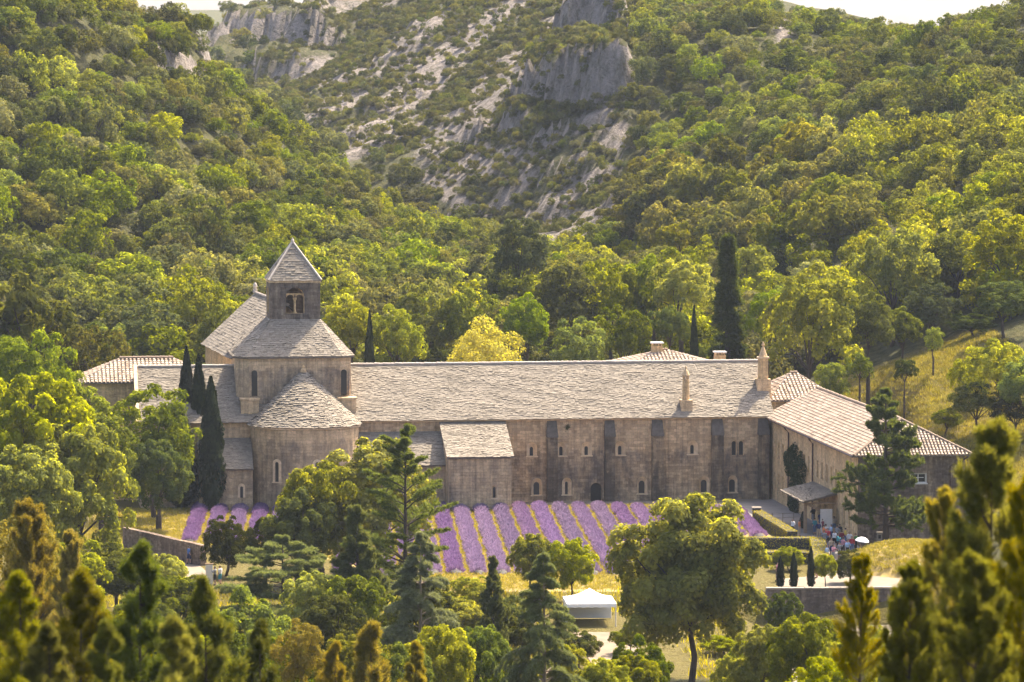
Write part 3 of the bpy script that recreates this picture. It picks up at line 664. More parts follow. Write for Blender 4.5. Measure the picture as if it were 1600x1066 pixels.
# corner niches with ledge blocks
for sx, xx in ((1, BX0 + 1.15), (-1, BX1 - .75)):
    n_ = MB(); T = lambda p, d: Vector((xx + p[0] + (.75 if sx > 0 else -.1), BY0 - d, 11.6 + p[1])); oa, ia = arch_pts(1.15, 3.2), arch_pts(.62, 2.75)
    for i in range(len(oa) - 1): n_.face([T(oa[i], .07), T(oa[i + 1], .07), T(ia[i + 1], .07), T(ia[i], .07)]); n_.face([T(oa[i], -.9), T(oa[i + 1], -.9), T(oa[i + 1], .07), T(oa[i], .07)])
    wo = n_.build('window', M['cross'], church); p = MB(); p.face([T(q, .03) for q in ia]); p.build('pane', M['pane'], wo)
    l = MB(); bx = xx + (.2 if sx > 0 else .15); l.box(bx - .95, bx + .95, BY0 - 1.2, BY0 + .6, 9.6, 11.2); l.box(bx - 1.05, bx + 1.05, BY0 - 1.3, BY0 + .65, 11.2, 11.42); l.build('ledge_block', M['church'], church)
# bell tower
mb = MB(); TH_ = 23.55; tw = TWX1 - TWX0; td = TWY1 - TWY0; hl = (tw / 2 - 1.02, tw / 2 + 1.02, 20.15, 22.95)
sides = [((TWX0, TWY0, 0), (1, 0, 0), tw), ((TWX1, TWY0, 0), (0, 1, 0), td), ((TWX1, TWY1, 0), (-1, 0, 0), tw), ((TWX0, TWY1, 0), (0, -1, 0), td)]
for og, ex, L_ in sides: h2 = (L_ / 2 - 1.02, L_ / 2 + 1.02, 20.15, 22.95); wall_grid(mb, og, ex, L_, TH_, [h2] if og[1] != TWY1 or ex[0] == 0 else [], z0=17.0)
for og, ex, L_ in sides:                               # inner faces
    ex = Vector(ex); nin = Vector((-ex.y, ex.x, 0)); wall_grid(mb, Vector(og) + nin * .7 + ex * .7, ex, L_ - 1.4, TH_, [(L_ / 2 - 1.72, L_ / 2 + .32, 20.15, 22.95)] if ex.x != -1 else [], z0=17.0)
tower = mb.build('bell_tower', M['tower'], church)
for og, ex, L_ in [q for q in sides if q[1][0] != -1]:
    h2 = (L_ / 2 - 1.02, L_ / 2 + 1.02, 20.15, 22.95); wo = window(church, og, ex, h2, (1.9, 2.74), .7, M['golden'], 'belfry_opening', False, pane=False, wmat=M['tower'])
    exv = Vector(ex); nin = Vector((-exv.y, exv.x, 0)); c = Vector(og) + exv * (L_ / 2) + nin * .3
    col = MB(); col.lathe(c, [(.2, 20.15), (.2, 20.28), (.13, 20.36), (.12, 21.5), (.22, 21.72), (.22, 21.84)], 8); col.build('column', M['golden'], wo)
    t = MB()
    for s_ in (-1, 1):
        ce = c + exv * (s_ * .5); pr = None
        for k in range(7):
            a = math.pi * k / 6; q1 = ce + exv * (.38 * math.cos(a)) + Vector((0, 0, 21.85 + .32 * math.sin(a))); q2 = ce + exv * (.5 * math.cos(a)) + Vector((0, 0, 22.3 if 0 < k < 6 else 22.3))
            if pr: t.face([pr[0], q1, q2, pr[1]])
            pr = (q1, q2)
    t.build('tracery', M['golden'], wo)
fl = MB(); fl.box(TWX0 + .7, TWX1 - .7, TWY0 + .7, TWY1 - .7, 18.8, 19.4); fl.build('belfry_floor', M['church'], church)
co = MB()
for (a0, a1, b0, b1) in ((TWX0 - .07, TWX1 + .07, TWY0 - .07, TWY0 + .1), (TWX0 - .07, TWX1 + .07, TWY1 - .1, TWY1 + .07), (TWX0 - .07, TWX0 + .1, TWY0 + .1, TWY1 - .1), (TWX1 - .1, TWX1 + .07, TWY0 + .1, TWY1 - .1)): co.box(a0, a1, b0, b1, TH_ - .1, TH_ + .12)
co.build('tower_cornice', M['church'], church)
apx = ((TWX0 + TWX1) / 2 - .05, (TWY0 + TWY1) / 2, 27.75); ev = .1; ec = [(TWX0 - ev, TWY0 - ev), (TWX1 + ev, TWY0 - ev), (TWX1 + ev, TWY1 + ev), (TWX0 - ev, TWY1 + ev)]
r = MB(); tb = TileMB(); rng = np.random.default_rng(33)
for i in range(4):
    a, b = (*ec[i], TH_ + .13), (*ec[(i + 1) % 4], TH_ + .13); r.face([a, b, apx]); ap2 = np.array(apx); slabs(tb, a, b, tuple(ap2 + (.02, 0, 0)), tuple(ap2 - (.02, 0, 0)), row=.3, tw=(.35, .7), rng=rng)
r.face([(*p, TH_ + .125) for p in reversed(ec)])
ro = r.build('spire_roof', M['under'], church); tb.build('spire_slabs', M['lauze'], ro)
for i in range(4): q = MB(); q.tube([(*ec[i], TH_ + .2), (apx[0], apx[1], apx[2] + .05)], [.13, .11], 6); q.build('hip_coping', M['mortar'], ro)
q = MB(); q.lathe((apx[0], apx[1], apx[2]), [(.16, -.1), (.2, .15), (.1, .3), (.03, .5)], 8); q.build('spire_tip', M['mortar'], ro)
# nave
def NV(y, dx, z): t = (y - 9) / 24; return (-23.4 - 1.9 * t + dx, y, z)
rng = np.random.default_rng(41); hw, nz, nr = 6.1, 15.15, 20.85
mb = MB()
mb.face([NV(33, -hw + .35, -1), NV(9, -hw + .35, -1), NV(9, -hw + .35, nz), NV(33, -hw + .35, nz)]); mb.face([NV(9, hw - .35, -1), NV(33, hw - .35, -1), NV(33, hw - .35, nz), NV(9, hw - .35, nz)])
for y in (9, 33): mb.face([NV(y, -hw + .35, -1), NV(y, hw - .35, -1), NV(y, hw - .35, nz), NV(y, 0, nr - .15), NV(y, -hw + .35, nz)])
mb.build('nave_wall', M['golden'], church)
r = MB(); r.face([NV(33.3, -hw, nz - .1), NV(8.5, -hw, nz - .1), NV(8.5, 0, nr - .05), NV(33.3, 0, nr - .05)]); r.face([NV(8.5, hw, nz - .1), NV(33.3, hw, nz - .1), NV(33.3, 0, nr - .05), NV(8.5, 0, nr - .05)]); ro = r.build('nave_roof', M['under'], church)
tb = TileMB(); slabs(tb, NV(33.4, -hw - .1, nz - .08), NV(8.5, -hw - .1, nz - .08), NV(8.5, 0, nr), NV(33.4, 0, nr), row=.34, tw=(.4, .8), rng=rng)
slabs(tb, NV(8.5, hw + .1, nz - .08), NV(33.4, hw + .1, nz - .08), NV(33.4, 0, nr), NV(8.5, 0, nr), row=.34, tw=(.4, .8), rng=rng); tb.build('nave_slabs', M['lauze'], ro)
ridge_caps(ro, NV(8.5, 0, nr + .06), NV(33.4, 0, nr + .06), M['mortar'], .17, rng)
q = MB(); q.box(-.25, .25, -.2, .2, 0, .5); q.lathe((0, 0, .5), [(.14, 0), (.26, .25), (.2, .5), (.03, .75)], 8); fo = q.build('gable_finial', M['mortar'], church); fo.location = NV(33.2, 0, nr)

# ------------------------------------------------------------------ sacristy block with its single sloping roof
sac = thing('sacristy_block', 'pale stone block with a single sloping slab roof standing against the long front', 'building', mat=AB)
sx0, sx1, sy, se, st_ = -7.65, -.98, -7.0, 5.75, 8.75
mb = MB(); hl = (4.55, 5.2, 1.25, 2.6); wall_grid(mb, (sx0, sy, 0), (1, 0, 0), sx1 - sx0, se, [hl], z0=-1)
mb.face([(sx0, -.01, -1), (sx0, sy, -1), (sx0, sy, se), (sx0, -.01, st_)]); mb.face([(sx1, sy, -1), (sx1, -.01, -1), (sx1, -.01, st_), (sx1, sy, se)]); mb.build('wall', M['church'], sac)
window(sac, (sx0, sy, 0), (1, 0, 0), hl, (.3, 1.15), .3, wmat=M['church'])
r = MB(); r.prism([(sx0 - .15, sy - .2, se - .12), (sx0 - .15, -.02, st_ - .06), (sx0 - .15, -.02, st_ - .3), (sx0 - .15, sy - .2, se - .3)], (sx1 - sx0 + .35, 0, 0)); ro = r.build('roof', M['under'], sac)
tb = TileMB(); slabs(tb, (sx0 - .22, sy - .3, se - .1), (sx1 + .25, sy - .3, se - .1), (sx1 + .25, -.03, st_), (sx0 - .22, -.03, st_), rng=np.random.default_rng(51)); tb.build('roof_slabs', M['lauze'], ro)

# ------------------------------------------------------------------ the wing on the right
wing = thing('guest_wing', 'golden stone wing with rows of narrow windows and pale barrel tile roof, on the right', 'building', mat=AB)
wx0, wx1, wy0, wy1, we, wr = 28.35, 39.0, -42.3, 2.0, 8.75, 11.75
holes = []; yy = -1.5
Lw = wy1 - wy0
for k in range(18):
    y = -1.6 - k * 2.2
    holes.append((wy1 - y - .42, wy1 - y + .42, 4.75, 6.45))
low = [-1.6 - k * 2.2 for k in range(9)] + [-36.2, -38.4]
for y in low: holes.append((wy1 - y - .42, wy1 - y + .42, 1.2, 3.0))
drs = [-24.5, -27.5, -33.0]
for y in drs: holes.append((wy1 - y - .75, wy1 - y + .75, 0.0, 2.6))
mb = MB(); wall_grid(mb, (wx0, wy1, 0), (0, -1, 0), Lw, we, holes, z0=-1)
nh = [(5.15, 6.85, 6.0, 7.0), (5.3, 6.7, 2.6, 3.9)]
mb.build('wall', M['golden'], wing)
mb = MB(); wall_grid(mb, (wx0, wy0, 0), (1, 0, 0), wx1 - wx0, we, nh, z0=-1.5); mb.build('end_wall', M['rubble'], wing)
mb = MB(); wall_grid(mb, (wx1, wy0, 0), (0, 1, 0), Lw, we, [], z0=-1); mb.face([(wx1, wy1, -1), (wx0, wy1, -1), (wx0, wy1, we), (wx1, wy1, we)]); mb.build('rear_wall', M['rubble'], wing)
for h in holes[:18 + len(low)]: window(wing, (wx0, wy1, 0), (0, -1, 0), h, (.66, h[3] - h[2] - .12), .3, M['golden'], arched=False)
for h in holes[18 + len(low):]: window(wing, (wx0, wy1, 0), (0, -1, 0), h, (1.3, 2.5), .35, M['golden'], 'doorway', False, pmat=M['door'], wmat=M['golden'])
for h in nh:
    wo = window(wing, (wx0, wy0, 0), (1, 0, 0), h, (h[1] - h[0] - .3, h[3] - h[2] - .25), .16, M['white'], slit_dz=.1, arched=False)
    b = MB(); cxm = wx0 + (h[0] + h[1]) / 2; b.box(cxm - .04, cxm + .04, wy0 + .05, wy0 + .13, h[2] + .1, h[3] - .1); b.box(cxm - .55, cxm + .55, wy0 + .045, wy0 + .125, (h[2] + h[3]) / 2, (h[2] + h[3]) / 2 + .06); b.build('glazing_bar', M['white'], wo)
e = .55; ex0, ex1, ey0, ey1 = wx0 - e, wx1 + e, wy0 - e, wy1; hx = (wx0 + wx1) / 2; hy = wy0 + 4.6
r = MB(); r.face([(ex0, ey1, we), (ex0, ey0, we), (hx, hy, wr), (hx, ey1, wr)]); r.face([(ex0, ey0, we), (ex1, ey0, we), (hx, hy, wr)]); r.face([(ex1, ey0, we), (ex1, ey1, we), (hx, ey1, wr), (hx, hy, wr)]); r.face([(ex0, ey0, we - .12), (ex0, ey1, we - .12), (ex1, ey1, we - .12), (ex1, ey0, we - .12)])
for a, b in (((ex0, ey1), (ex0, ey0)), ((ex0, ey0), (ex1, ey0)), ((ex1, ey0), (ex1, ey1))): r.face([(*a, we - .12), (*b, we - .12), (*b, we), (*a, we)])
ro = r.build('roof', M['under'], wing); tb = TileMB(); rng = np.random.default_rng(61)
canal(tb, (ex0 - .05, ey1, we + .02), (ex0 - .05, ey0, we + .02), (hx, hy, wr + .02), (hx, ey1, wr + .02), sp=.34, rng=rng); canal(tb, (ex0, ey0 - .05, we + .02), (ex1, ey0 - .05, we + .02), (hx + .01, hy, wr + .02), (hx - .01, hy, wr + .02), sp=.34, rng=rng); canal(tb, (ex1 + .05, ey0, we + .02), (ex1 + .05, ey1, we + .02), (hx, ey1, wr + .02), (hx, hy, wr + .02), sp=.34, rng=rng)
tb.build('barrel_tiles', M['canal'], ro)
ridge_caps(ro, (hx, ey1, wr + .1), (hx, hy, wr + .1), M['canal'], .17, rng); ridge_caps(ro, (hx, hy, wr + .1), (ex0, ey0, we + .1), M['canal'], .15, rng, 'hip_ridge'); ridge_caps(ro, (hx, hy, wr + .1), (ex1, ey0, we + .1), M['canal'], .15, rng, 'hip_ridge')
for y in (-9.2, -21.5):
    p = MB(); p.tube([(ex0 - .02, y, we - .12), (ex0 + .15, y - .1, we - .4), (wx0 - .12, y - .15, we - .75), (wx0 - .12, y - .15, .2)], .085, 6); p.build('downpipe', M['metal'], wing)
p = MB(); p.tube([(ex1 - .3, ey0 + .1, we - .15), (ex1 - .7, wy0 - .15, we - .5), (wx1 - 1.5, wy0 - .15, we - 1.1), (wx1 - 1.5, wy0 - .15, 0)], .09, 6); p.build('downpipe', M['metal'], wing)
g_ = MB(); g_.tube([(ex0 - .1, ey1, we - .06), (ex0 - .1, ey0, we - .06)], .09, 6); g_.build('gutter', M['metal'], wing)
# porch on the wing
po = thing('entrance_porch', 'small timber porch with slab roof above the visitors at the wing doors', 'porch', mat=AB)
mb = MB(); mb.hexa([(24.9, -33.2, 3.15), (28.3, -33.2, 3.95), (28.3, -22.0, 3.95), (24.9, -22.0, 3.15), (24.9, -33.2, 3.3), (28.3, -33.2, 4.1), (28.3, -22.0, 4.1), (24.9, -22.0, 3.3)]); ro = mb.build('roof', M['under'], po)
tb = TileMB(); slabs(tb, (24.8, -21.9, 3.3), (24.8, -33.3, 3.3), (28.32, -33.3, 4.13), (28.32, -21.9, 4.13), rng=np.random.default_rng(71)); tb.build('roof_slabs', M['lauze'], ro)
for y in (-22.6, -27.6, -32.6):
    mb = MB(); mb.tube([(28.2, y, 1.5), (26.9, y, 2.3), (25.3, y, 3.15)], .12, 6); mb.build('brace', M['wood'], po)
    mb = MB(); mb.box(25.1, 28.3, y - .1, y + .1, 3.0, 3.16); mb.build('beam', M['wood'], po)
for y in (-31.9,):
    mb = MB(); mb.box(25.2, 25.5, y - .15, y + .15, -.1, 3.1); mb.build('post', M['wood'], po)
bd = thing('notice_board', 'tall pale notice panel standing beside the porch', 'board', mat=AB @ Matrix.Translation((26.9, -34.6, 0)))
mb = MB(); mb.box(-.6, .6, -.05, .05, .35, 2.7); mb.build('panel', M['white'], bd)
for s_ in (-1, 1): mb = MB(); mb.box(s_ * .5 - .04, s_ * .5 + .04, .055, .13, 0, 2.6); mb.build('leg', M['wood'], bd)

# ------------------------------------------------------------------ tiled buildings behind
def hip_house(name, label, x0, x1, y0, y1, ze, zr, inset, mat, seed, hipL=True, hipR=True, z0=-1):
    t = thing(name, label, 'building', mat=AB); rng = np.random.default_rng(seed)
    mb = MB(); mb.face([(x0, y0, z0), (x1, y0, z0), (x1, y0, ze), (x0, y0, ze)]); mb.face([(x1, y0, z0), (x1, y1, z0), (x1, y1, ze), (x1, y0, ze)]); mb.face([(x1, y1, z0), (x0, y1, z0), (x0, y1, ze), (x1, y1, ze)]); mb.face([(x0, y1, z0), (x0, y0, z0), (x0, y0, ze), (x0, y1, ze)]); mb.build('wall', mat, t)
    e = .45; a0, a1, b0, b1 = x0 - e, x1 + e, y0 - e, y1 + e; ym = (y0 + y1) / 2; r0 = a0 + (inset if hipL else 0); r1 = a1 - (inset if hipR else 0)
    r = MB(); quads = [((a0, b0), (a1, b0), (r1, ym), (r0, ym)), ((a1, b1), (a0, b1), (r0, ym), (r1, ym)), ((a0, b1), (a0, b0), (r0 + .01, ym), (r0 - .01, ym)), ((a1, b0), (a1, b1), (r1 - .01, ym), (r1 + .01, ym))]
    tb = TileMB()
    for (p, q, c, d) in quads:
        r.face([(*p, ze), (*q, ze), (*c, zr), (*d, zr)]); r.face([(*p, ze - .12), (*q, ze - .12), (*q, ze), (*p, ze)])
        canal(tb, (*p, ze + .02), (*q, ze + .02), (*c, zr + .02), (*d, zr + .02), sp=.42, tl=.5, rng=rng, r=.12)
    r.face([(a0, b0, ze - .12), (a0, b1, ze - .12), (a1, b1, ze - .12), (a1, b0, ze - .12)])
    ro = r.build('roof', M['under'], t); tb.build('barrel_tiles', M['canal'], ro); ridge_caps(ro, (r0, ym, zr + .1), (r1, ym, zr + .1), M['canal'], .18, rng); return t
hip_house('novice_house', 'golden stone house with hipped barrel tile roof behind the left transept', -45.6, -31.5, 7.6, 16.5, 12.75, 14.95, 4.6, M['golden'], 81)
hip_house('refectory_range', 'hip-roofed tiled building whose roof tops the long ridge near two chimneys', 13.0, 28.6, 18.5, 31, 12.2, 14.42, 7.9, M['golden'], 82)
hip_house('kitchen_range', 'tiled building sloping down behind the right end of the long roof', 28.9, 36.0, 3.0, 14.0, 10.4, 12.9, 3.6, M['golden'], 83)
for (x, y, zt, lab) in ((19.9, 24.6, 15.4, 'square chimney on the peak of the hip-roofed tiled building'), (27.0, 23.6, 14.35, 'short square chimney right of the hip-roofed peak behind the ridge')):
    c = thing('brick_chimney', lab, 'chimney', mat=AB @ Matrix.Translation((x, y, 0)))
    mb = MB(); mb.box(-.6, .6, -.5, .5, zt - 2.2, zt - .42); mb.build('stack', M['golden'], c)
    mb = MB()
    for k in range(4): mb.box(-.56 + .32 * k, -.44 + .32 * k, -.46, .46, zt - .42, zt - .16)
    mb.build('vents', M['golden'], c); mb = MB(); mb.box(-.7, .7, -.6, .6, zt - .16, zt); mb.build('cap', M['white'], c)

# ------------------------------------------------------------------ grounds: paths, court, field
def Wp(u, v): p = onZ(u, v, 0); return (p[0], p[1])
def AW(x, y): p = A(x, y); return (p.x, p.y)
sheet('field', [AW(-44, -1.5), AW(14, -4.4), AW(22, -6.5), AW(21.5, -40), Wp(1010, 925), Wp(700, 925), Wp(420, 850), AW(-48, -30)], M['soil'], .012)
sheet('facade_path', [AW(-7, -.2), AW(27, -.2), AW(27, -6.0), AW(14, -4.4), AW(-.8, -3.4)], M['gravel'], .018)
sheet('courtyard', [AW(19.5, -6.0), AW(28.3, -.6), AW(28.3, -50), AW(24.5, -56), AW(22.2, -33), AW(21.6, -12)], M['court'], .024)
sheet('garden_path', [Wp(1290, 868), Wp(1375, 862), Wp(1420, 880), Wp(1400, 918), Wp(1215, 917), Wp(1215, 905), Wp(1285, 900)], M['gravel'], .030)
sheet('left_road', [Wp(190, 880), Wp(250, 872), Wp(312, 884), Wp(330, 900), Wp(300, 930), Wp(180, 925)], M['gravel'], .02)
def drape(name, pts, mat, off=.06):
    mb = MB()
    for i in range(len(pts) - 1):
        (a, b), (c, d) = pts[i], pts[i + 1]; n = 8
        for k in range(n):
            for j in range(4):
                def q(s, t): x0 = a[0] + (b[0] - a[0]) * t; y0 = a[1] + (b[1] - a[1]) * t; x1 = c[0] + (d[0] - c[0]) * t; y1 = c[1] + (d[1] - c[1]) * t; x = x0 + (x1 - x0) * s; y = y0 + (y1 - y0) * s; return (x, y, hz(x, y) + off)
                mb.face([q(k / n, j / 4), q(k / n, (j + 1) / 4), q((k + 1) / n, (j + 1) / 4), q((k + 1) / n, j / 4)])
    o = mb.build(name, mat); o['kind'] = 'structure'; return o
drape('dirt_path', [((5, 312), (9.5, 312)), ((6.5, 290), (11, 290)), ((5, 262), (8.5, 262)), ((3.5, 240), (7, 240))], M['path'])
drape('lower_road', [((26, 334), (34, 335.5)), ((22, 318), (33, 318)), ((20, 300), (30, 298)), ((22, 280), (34, 276))], M['gravel'])

# ------------------------------------------------------------------ leaf clouds and tree builders
def leaf_quads(P, Nn, size, aspect, rng, tint):
    n = len(P); Nn = Nn / (np.linalg.norm(Nn, axis=1, keepdims=True) + 1e-9); r = rng.normal(size=(n, 3)); t = np.cross(Nn, r); t /= np.linalg.norm(t, axis=1, keepdims=True) + 1e-9; b = np.cross(Nn, t)
    s = (size * rng.uniform(.65, 1.35, n))[:, None]
    V = np.stack([P - t * s * aspect, P + b * s * .62 + Nn * s * .12, P + t * s * aspect, P - b * s * .62 + Nn * s * .12], 1).reshape(-1, 3)
    return V, np.arange(4 * n).reshape(n, 4), np.repeat(tint, 4)
def sph(rng, n): d = rng.normal(size=(n, 3)); return d / np.linalg.norm(d, axis=1, keepdims=True)
def crown_mesh(name, seed, n_leaf, size, shape=(.5, .5, .42), n_clump=34, mat=None, clump_r=(.11, .2), flat=0.0, aspect=.9, low=-.55, md=.26):
    """crown of unit width centred on the origin: uneven clumps of leaf-sized faces"""
    rng = np.random.default_rng(seed); sh = np.array(shape)
    lob = sph(rng, 7); la = rng.uniform(-.28, .32, 7)
    C = []; tries = 0
    while len(C) < n_clump and tries < 9000:
        tries += 1; d = sph(rng, 1)[0]
        if d[2] < low: continue
        k = 1 + sum(la[i] * max(0, d @ lob[i]) ** 4 for i in range(7)); rr = rng.uniform(.55, .93) if rng.random() < .8 else rng.uniform(.15, .5)
        p = d * sh * k * rr
        if all(np.linalg.norm((p - q) / sh) > md for q in C): C.append(p)
    C = np.array(C); R = rng.uniform(*clump_r, len(C)); wgt = R ** 2 / (R ** 2).sum(); ci = rng.choice(len(C), n_leaf, p=wgt)
    d = sph(rng, n_leaf); out = C[ci] / (np.linalg.norm(C[ci], axis=1, keepdims=True) + 1e-6); d = d + out * .45 + np.array([0, 0, .5]); d /= np.linalg.norm(d, axis=1, keepdims=True)
    rad = R[ci] * (1 - .5 * rng.random(n_leaf) ** 2.6) * rng.uniform(.85, 1.12, n_leaf); P = C[ci] + d * rad[:, None] * np.array([1, 1, 1 - flat])
    Nn = d * .9 + rng.normal(size=(n_leaf, 3)) * .36 + np.array([0, 0, .25]); ct = rng.uniform(0, .5, len(C))
    V, Fq, T = leaf_quads(P, Nn, size, aspect, rng, np.clip(ct[ci] + rng.uniform(0, .5, n_leaf), 0, 1))
    return np_mesh(name, V, Fq, mat, tint=T), C
def trunk_mb(C, base_z, seed, r=.035, n_limb=9, lean=.03):
    rng = np.random.default_rng(seed); mb = MB(); fork = np.array([rng.normal(0, lean), rng.normal(0, lean), base_z * .42]); p0 = np.array([0, 0, base_z - .06])
    mid = (p0 + fork) / 2 + np.r_[rng.normal(0, lean * .5, 2), 0]; mb.tube([p0, p0 + (0, 0, .05), mid, fork], [r * 1.5, r * 1.1, r * .95, r * .75], 8)
    for i in rng.permutation(len(C))[:n_limb]:
        e = C[i]; q = fork + (e - fork) * .5 + np.array([0, 0, .05]) + rng.normal(0, .02, 3); mb.tube([mid * .3 + fork * .7, q, e], [r * .5, r * .3, r * .1], 5, False)
    return mb
def cypress_mesh(name, seed, n, size, w_=.09, mat=None):
    rng = np.random.default_rng(seed); h = rng.random(n) ** .9; a = rng.uniform(0, 2 * math.pi, n); prof = np.minimum(1, (h + .02) * 7) * (1 - h ** 2.6) ** .8
    rr = w_ * prof * (1 + .16 * np.sin(a * 3 + h * 17) + .1 * np.sin(a * 5 - h * 31)) * np.sqrt(rng.uniform(.35, 1.05, n)); P = np.stack([rr * np.cos(a), rr * np.sin(a), h], 1)
    Nn = np.stack([np.cos(a), np.sin(a), rng.uniform(-.1, .7, n)], 1) + rng.normal(size=(n, 3)) * .35
    V, Fq, T = leaf_quads(P, Nn, size, 1.0, rng, rng.random(n)); Vq = V.reshape(-1, 4, 3); ctr = Vq.mean(1, keepdims=True); Vq[:, :, 2] = (Vq[:, :, 2] - ctr[:, :, 2]) * 1.9 + ctr[:, :, 2]
    return np_mesh(name, Vq.reshape(-1, 3), Fq, mat, tint=T)
def needles(P, D, n_each, length, width, rng, spread=.75):
    """tufts: n_each thin blades at each P leaning along D"""
    m = len(P); Pp = np.repeat(P, n_each, 0); Dd = np.repeat(D, n_each, 0) + rng.normal(size=(m * n_each, 3)) * spread; Dd /= np.linalg.norm(Dd, axis=1, keepdims=True) + 1e-9
    s = np.cross(Dd, rng.normal(size=Dd.shape)); s /= np.linalg.norm(s, axis=1, keepdims=True) + 1e-9; L = (length * rng.uniform(.7, 1.25, len(Pp)))[:, None]; Pp = Pp + rng.normal(size=Pp.shape) * length * .18
    V = np.stack([Pp - s * width * .5, Pp + s * width * .5, Pp + Dd * L + s * width * .3, Pp + Dd * L - s * width * .3], 1).reshape(-1, 3)
    return V, np.arange(4 * len(Pp)).reshape(-1, 4), np.repeat(np.clip(np.repeat(rng.random(m), n_each) * .6 + rng.random(len(Pp)) * .4, 0, 1), 4)
def conifer(seed, W=.5, whorls=12, per=5, start=.18, prof=.9, ang=.3, curve=0.0, subs=7, sublen=.34, subang=.9, planar=True, hang=0.0, nl=.014, nw=.0016, nn=16, thick=.014, mat=None, bark=None, name='conifer', bare=.25, subr=.0016, spread=.9):
    """unit-height conifer, base at origin: trunk with limbs and twigs, and the needles along the twigs"""
    rng = np.random.default_rng(seed); mb = MB(); P = []; D = []; lean = rng.normal(0, .01, 2)
    mb.tube([(0, 0, -.05), (0, 0, .1), (lean[0] * .6, lean[1] * .6, .55), (lean[0], lean[1], 1.0)], [thick * 1.5, thick * 1.15, thick * .7, thick * .12], 7)
    for k in range(6): P.append((lean[0], lean[1], .95 + .01 * k)); D.append((0, 0, 1.))
    for i in range(whorls):
        t = i / (whorls - 1)
        for k in range(per):
            z = start + (1 - start) * t * .97 + rng.normal(0, .5 * (1 - start) / whorls * .5); az = rng.uniform(0, 2 * math.pi); L = W * .5 * ((1 - t) ** prof * .93 + .07) * rng.uniform(.6, 1.12); n = 7
            h = np.array([math.cos(az), math.sin(az), 0]); sd = np.array([-math.sin(az), math.cos(az), 0]); el = ang * rng.uniform(.7, 1.3) + .25 * t; p = np.array([lean[0] * z, lean[1] * z, z]); pts = [p]; dirs = []
            bend = rng.normal(0, .12)
            for q in range(n):
                f = q / n; e = el + curve * f; d = (h + sd * bend * f) * math.cos(e) + np.array([0, 0, math.sin(e)]); p = p + d * L / n; pts.append(p); dirs.append(d)
            dirs.append(dirs[-1]); r0 = thick * .45 * (.4 + .6 * (1 - t)); mb.tube([tuple(pts[0]), tuple(pts[2]), tuple(pts[4]), tuple(pts[-1])], [r0, r0 * .75, r0 * .5, r0 * .12], 5, False)
            for b in range(subs):
                f = bare + (1 - bare) * (b + rng.random()) / subs; a = f * n; ia = min(int(a), n - 1); q0 = pts[ia] + (pts[ia + 1] - pts[ia]) * (a - ia); d = dirs[ia]; sg = 1 if b % 2 else -1
                if planar: dd = d * math.cos(subang) + np.cross(d, [0, 0, 1.]) * sg * math.sin(subang) + np.array([0, 0, rng.normal(.05, .1)])
                else: rv = np.cross(d, rng.normal(size=3)); rv /= np.linalg.norm(rv) + 1e-9; dd = d * math.cos(subang) + rv * math.sin(subang) + np.array([0, 0, .45])
                dd /= np.linalg.norm(dd); Ls = L * sublen * (1.15 - .75 * f) * rng.uniform(.7, 1.2); m_ = 5; prev = q0; sp = [q0]
                for w_ in range(m_):
                    dw = dd + np.array([0, 0, -hang * (w_ + .5) / m_ * 1.6]); dw /= np.linalg.norm(dw); prev = prev + dw * Ls / m_; sp.append(prev); P.append(prev - dw * Ls / m_ * .5); D.append(dw); P.append(prev); D.append(dw)
                mb.tube([tuple(sp[0]), tuple(sp[-1])], [subr, subr * .4], 3, False)
            for q in range(int(n * .55), n + 1): P.append(pts[q]); D.append(dirs[q]); 
    P = np.array(P); D = np.array(D); V, Fq, T = needles(P, D, nn, nl, nw, rng, spread)
    return mb.mesh(name + '_trunk', bark or M['bark']), np_mesh(name + '_needles', V, Fq, mat, tint=T)

# ---- prototypes (crown is 1 wide, tree placed with crown centre above base)
def proto_tree(kind, seed, n_leaf, size, mat, shape, base_z, clumps=34, clump_r=(.11, .2), trunk_r=.03, low=-.55, limbs=9, bark='bark', flat=0.0, aspect=.9, md=.26):
    me, C = crown_mesh(kind + '_crown', seed, n_leaf, size, shape, clumps, mat, clump_r, low=low, flat=flat, aspect=aspect, md=md)
    tm = trunk_mb(C, base_z, seed + 500, trunk_r, limbs).mesh(kind + '_trunk', M[bark])
    return dict(crown=me, trunk=tm, base=base_z, top=float(np.percentile(np.array([v.co.z for v in me.vertices][::7]), 99.5)))
SH = dict(round=(.5, .5, .40), wide=(.5, .5, .32), tall=(.46, .46, .52), low=(.5, .5, .30), big=(.5, .5, .5))
PR = {}
def protos(key, k, **kw):
    PR[key] = [proto_tree(kw.get('nm', key), kw.get('seed', 100) + i * 7, kw['n'], kw['size'], M[kw['mat']], SH[kw['shape'][i % len(kw['shape'])]], kw.get('base', -.52), kw.get('clumps', 34), kw.get('cr', (.11, .2)), kw.get('tr', .03), kw.get('low', -.55), kw.get('limbs', 9), flat=kw.get('flat', 0), aspect=kw.get('aspect', .9), md=kw.get('md', .26)) for i in range(k)]
protos('oak_f', 5, n=3300, size=.0275, mat='oak', shape=['round', 'wide', 'tall'], seed=100, clumps=44, cr=(.085, .15), md=.22)
protos('olive_f', 5, n=3300, size=.0275, mat='olive', shape=['round', 'wide', 'round'], seed=200, clumps=44, cr=(.085, .15), md=.22)
protos('deep_f', 4, n=3300, size=.0275, mat='deep', shape=['round', 'tall'], seed=300, clumps=44, cr=(.085, .15), md=.22)
protos('lime_f', 3, n=3300, size=.0275, mat='lime', shape=['round', 'tall'], seed=400, clumps=44, cr=(.085, .15), md=.22)
protos('pine_f', 3, n=3000, size=.026, mat='pineo', shape=['tall', 'round'], seed=450, clumps=40, cr=(.09, .15), aspect=1.6)
